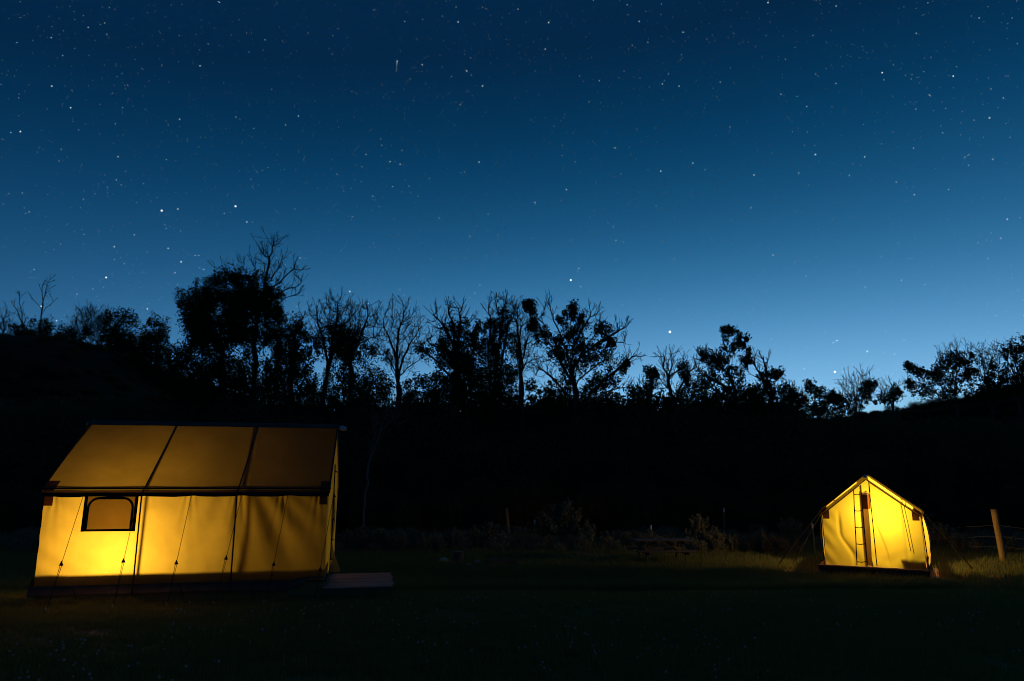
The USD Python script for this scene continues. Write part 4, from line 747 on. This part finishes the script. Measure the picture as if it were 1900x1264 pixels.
for k, (px, py, h, lab) in enumerate(SAGE):
    p = down(px, py); s = h * p[1] / FPX / 0.98; s3 = (s * (0.85 + 0.3 * ((k * 37) % 10) / 10),) * 2 + (s,)
    if k < 4: first.append(sage(300 + k, lab, 'shrub', p - [0, 0, 0.03], k * 1.3, s3, 'sagebrush along the back of the field'))
    else: dup(first[(k * 7 + k // 4) % 4], p - [0, 0, 0.03], k * 2.1, s3, lab, 'shrub', 'sagebrush along the back of the field')

# ---------------------------------------------------------------- grass and clover
def tuft(seed, n, h, spread, lean=0.35):
    rng = np.random.default_rng(seed); V, F = [], []
    for k in range(n):
        a_ = rng.uniform(0, 6.28); b_ = rng.normal(size=2) * spread; hh = h * rng.uniform(0.5, 1.1); ln = rng.uniform(0.05, lean) * hh; w = rng.uniform(0.0025, 0.0045); d = np.array([math.cos(a_), math.sin(a_)]); e = np.array([-d[1], d[0]]) * w
        p0 = np.r_[b_, 0]; p1 = np.r_[b_ + d * ln * 0.4, hh * 0.6]; p2 = np.r_[b_ + d * ln, hh]; o = len(V) and sum(map(len, V)); e3 = np.r_[e, 0]
        V.append(np.array([p0 - e3, p0 + e3, p1 - e3 * 0.8, p1 + e3 * 0.8, p2])); F.append(np.array([(0, 1, 3), (0, 3, 2), (2, 3, 4)]) + o)
    return tm(np.vstack(V), np.vstack(F))
rng = np.random.default_rng(33)
UsdGeom.PointInstancer.Define(stage, '/World/grass')
gp = protoset('grass/forms', [tuft(s, 34, 0.09, 0.07) for s in range(4)] + [tuft(10 + s, 26, 0.17, 0.1, 0.6) for s in range(2)], 'grass_blades')
N1, N2 = 52000, 40000
y1 = 5.2 + 10.5 * rng.uniform(0, 1, N1) ** 0.8; x1 = rng.uniform(-0.86, 0.86, N1) * (y1 + 1.5); y2 = rng.uniform(15, 34, N2); x2 = rng.uniform(-0.82, 0.82, N2) * (y2 + 1)
gx2, gy2 = np.r_[x1, x2], np.r_[y1, y2]
ql, qr = to_l(np.c_[gx2, gy2, 0 * gx2]), r_l(np.c_[gx2, gy2, 0 * gx2])
bad = ((ql[:, 0] > -0.05) & (ql[:, 0] < PX1) & (ql[:, 1] > -0.06) & (ql[:, 1] < W + 0.05)) | ((qr[:, 0] > -0.25) & (qr[:, 0] < GW + 0.4) & (qr[:, 1] > -0.22) & (qr[:, 1] < GD + 0.1))
bare_ = (meshkit.fbm(np.stack([gx2 * 0.55, gy2 * 0.55, 0 * gx2], -1), 4, 17) < 0.36) & (rng.uniform(size=len(gx2)) < 0.6)
dirt = ((np.hypot((qr[:, 0] - GW - 0.9) / 0.9, (qr[:, 1] + 0.1) / 0.45) < 1) | (np.hypot((qr[:, 0] + 0.7) / 0.7, (qr[:, 1] - 0.1) / 0.4) < 1)) & (rng.uniform(size=len(gx2)) < 0.93)
ok = ~bad & ~bare_ & ~dirt; gx2, gy2 = gx2[ok], gy2[ok]; k = len(gx2)
far = gy2 > 15; idx = np.where(far & (rng.uniform(size=k) < 0.45), rng.integers(4, 6, k), rng.integers(0, 4, k))
instancer('grass', gp, np.c_[gx2, gy2, ground_z(gx2, gy2) - 0.005], rng.uniform(0, 6.28, k), rng.uniform(0.6, 1.25, k) * np.where(far, 1.25, 0.85), idx, kind='stuff', label='short dark grass over the whole field')
# dry tussocks and weeds that fill the band between the sagebrush
UsdGeom.PointInstancer.Define(stage, '/World/dry_tussocks')
dg = protoset('dry_tussocks/forms', [tuft(60 + q, 44, 0.55, 0.13, 0.7) for q in range(3)] + [bush_mesh(70 + q, 700, 0.5, 0.3, 0.03, 0.07, 30) for q in range(2)], 'sage_leaves'); k = 1500
yy = rng.uniform(25.5, 33, k) + 1.0 * rng.normal(size=k); xx = rng.uniform(-0.8, 0.8, k) * yy; keep = (meshkit.fbm(np.stack([xx * 0.35, yy * 0.35, 0 * xx], -1), 3, 51) > 0.42) & (yy > 25.8); xx, yy = xx[keep], yy[keep]; k = len(xx)
instancer('dry_tussocks', dg, np.c_[xx, yy, ground_z(xx, yy) - 0.03], rng.uniform(0, 6.28, k), rng.uniform(0.5, 1.4, k), rng.integers(0, 5, k), kind='stuff', label='dim dry weeds and tussocks along the back of the field')
# taller grass against the platform of the large tent
UsdGeom.PointInstancer.Define(stage, '/World/tall_grass')
tg = protoset('tall_grass/forms', [tuft(40 + s, 16, 0.2, 0.05, 0.5) for s in range(3)], 'grass_blades'); k = 420
q = np.c_[rng.uniform(-0.4, PX1, k), -0.09 - np.abs(rng.normal(size=k)) * 0.16, 0 * np.arange(k)]; w_ = to_w(q); w_[:, 2] = ground_z(w_[:, 0], w_[:, 1])
instancer('tall_grass', tg, w_, rng.uniform(0, 6.28, k), rng.uniform(0.5, 1.0, k), rng.integers(0, 3, k), kind='stuff', label='uncut grass along the foot of the large tent platform')
UsdGeom.PointInstancer.Define(stage, '/World/clover_flowers')
fm = trimesh.util.concatenate([trimesh.creation.icosphere(1, 0.013).apply_translation((0, 0, 0.1)), tube([(0, 0, 0), (0.006, 0, 0.05), (0, 0, 0.095)], 0.001, 3)])
cf = protoset('clover_flowers/forms', [fm], 'flower'); k = 1300
fy = 5.4 + 9 * rng.uniform(0, 1, k) ** 1.3; fx = rng.uniform(-0.85, 0.75, k) * (fy + 1); keep = meshkit.fbm(np.stack([fx * 0.5, fy * 0.5, 0 * fx], -1), 3, 44) > 0.5; fx, fy = fx[keep], fy[keep]; ql = to_l(np.c_[fx, fy, 0 * fx]); keep = ql[:, 1] < -0.2; fx, fy = fx[keep], fy[keep]; k = len(fx)
instancer('clover_flowers', cf, np.c_[fx, fy, ground_z(fx, fy) - 0.02], rng.uniform(0, 6.28, k), rng.uniform(0.6, 1.2, k), np.zeros(k, int), kind='stuff', label='pale clover heads scattered in the near grass')
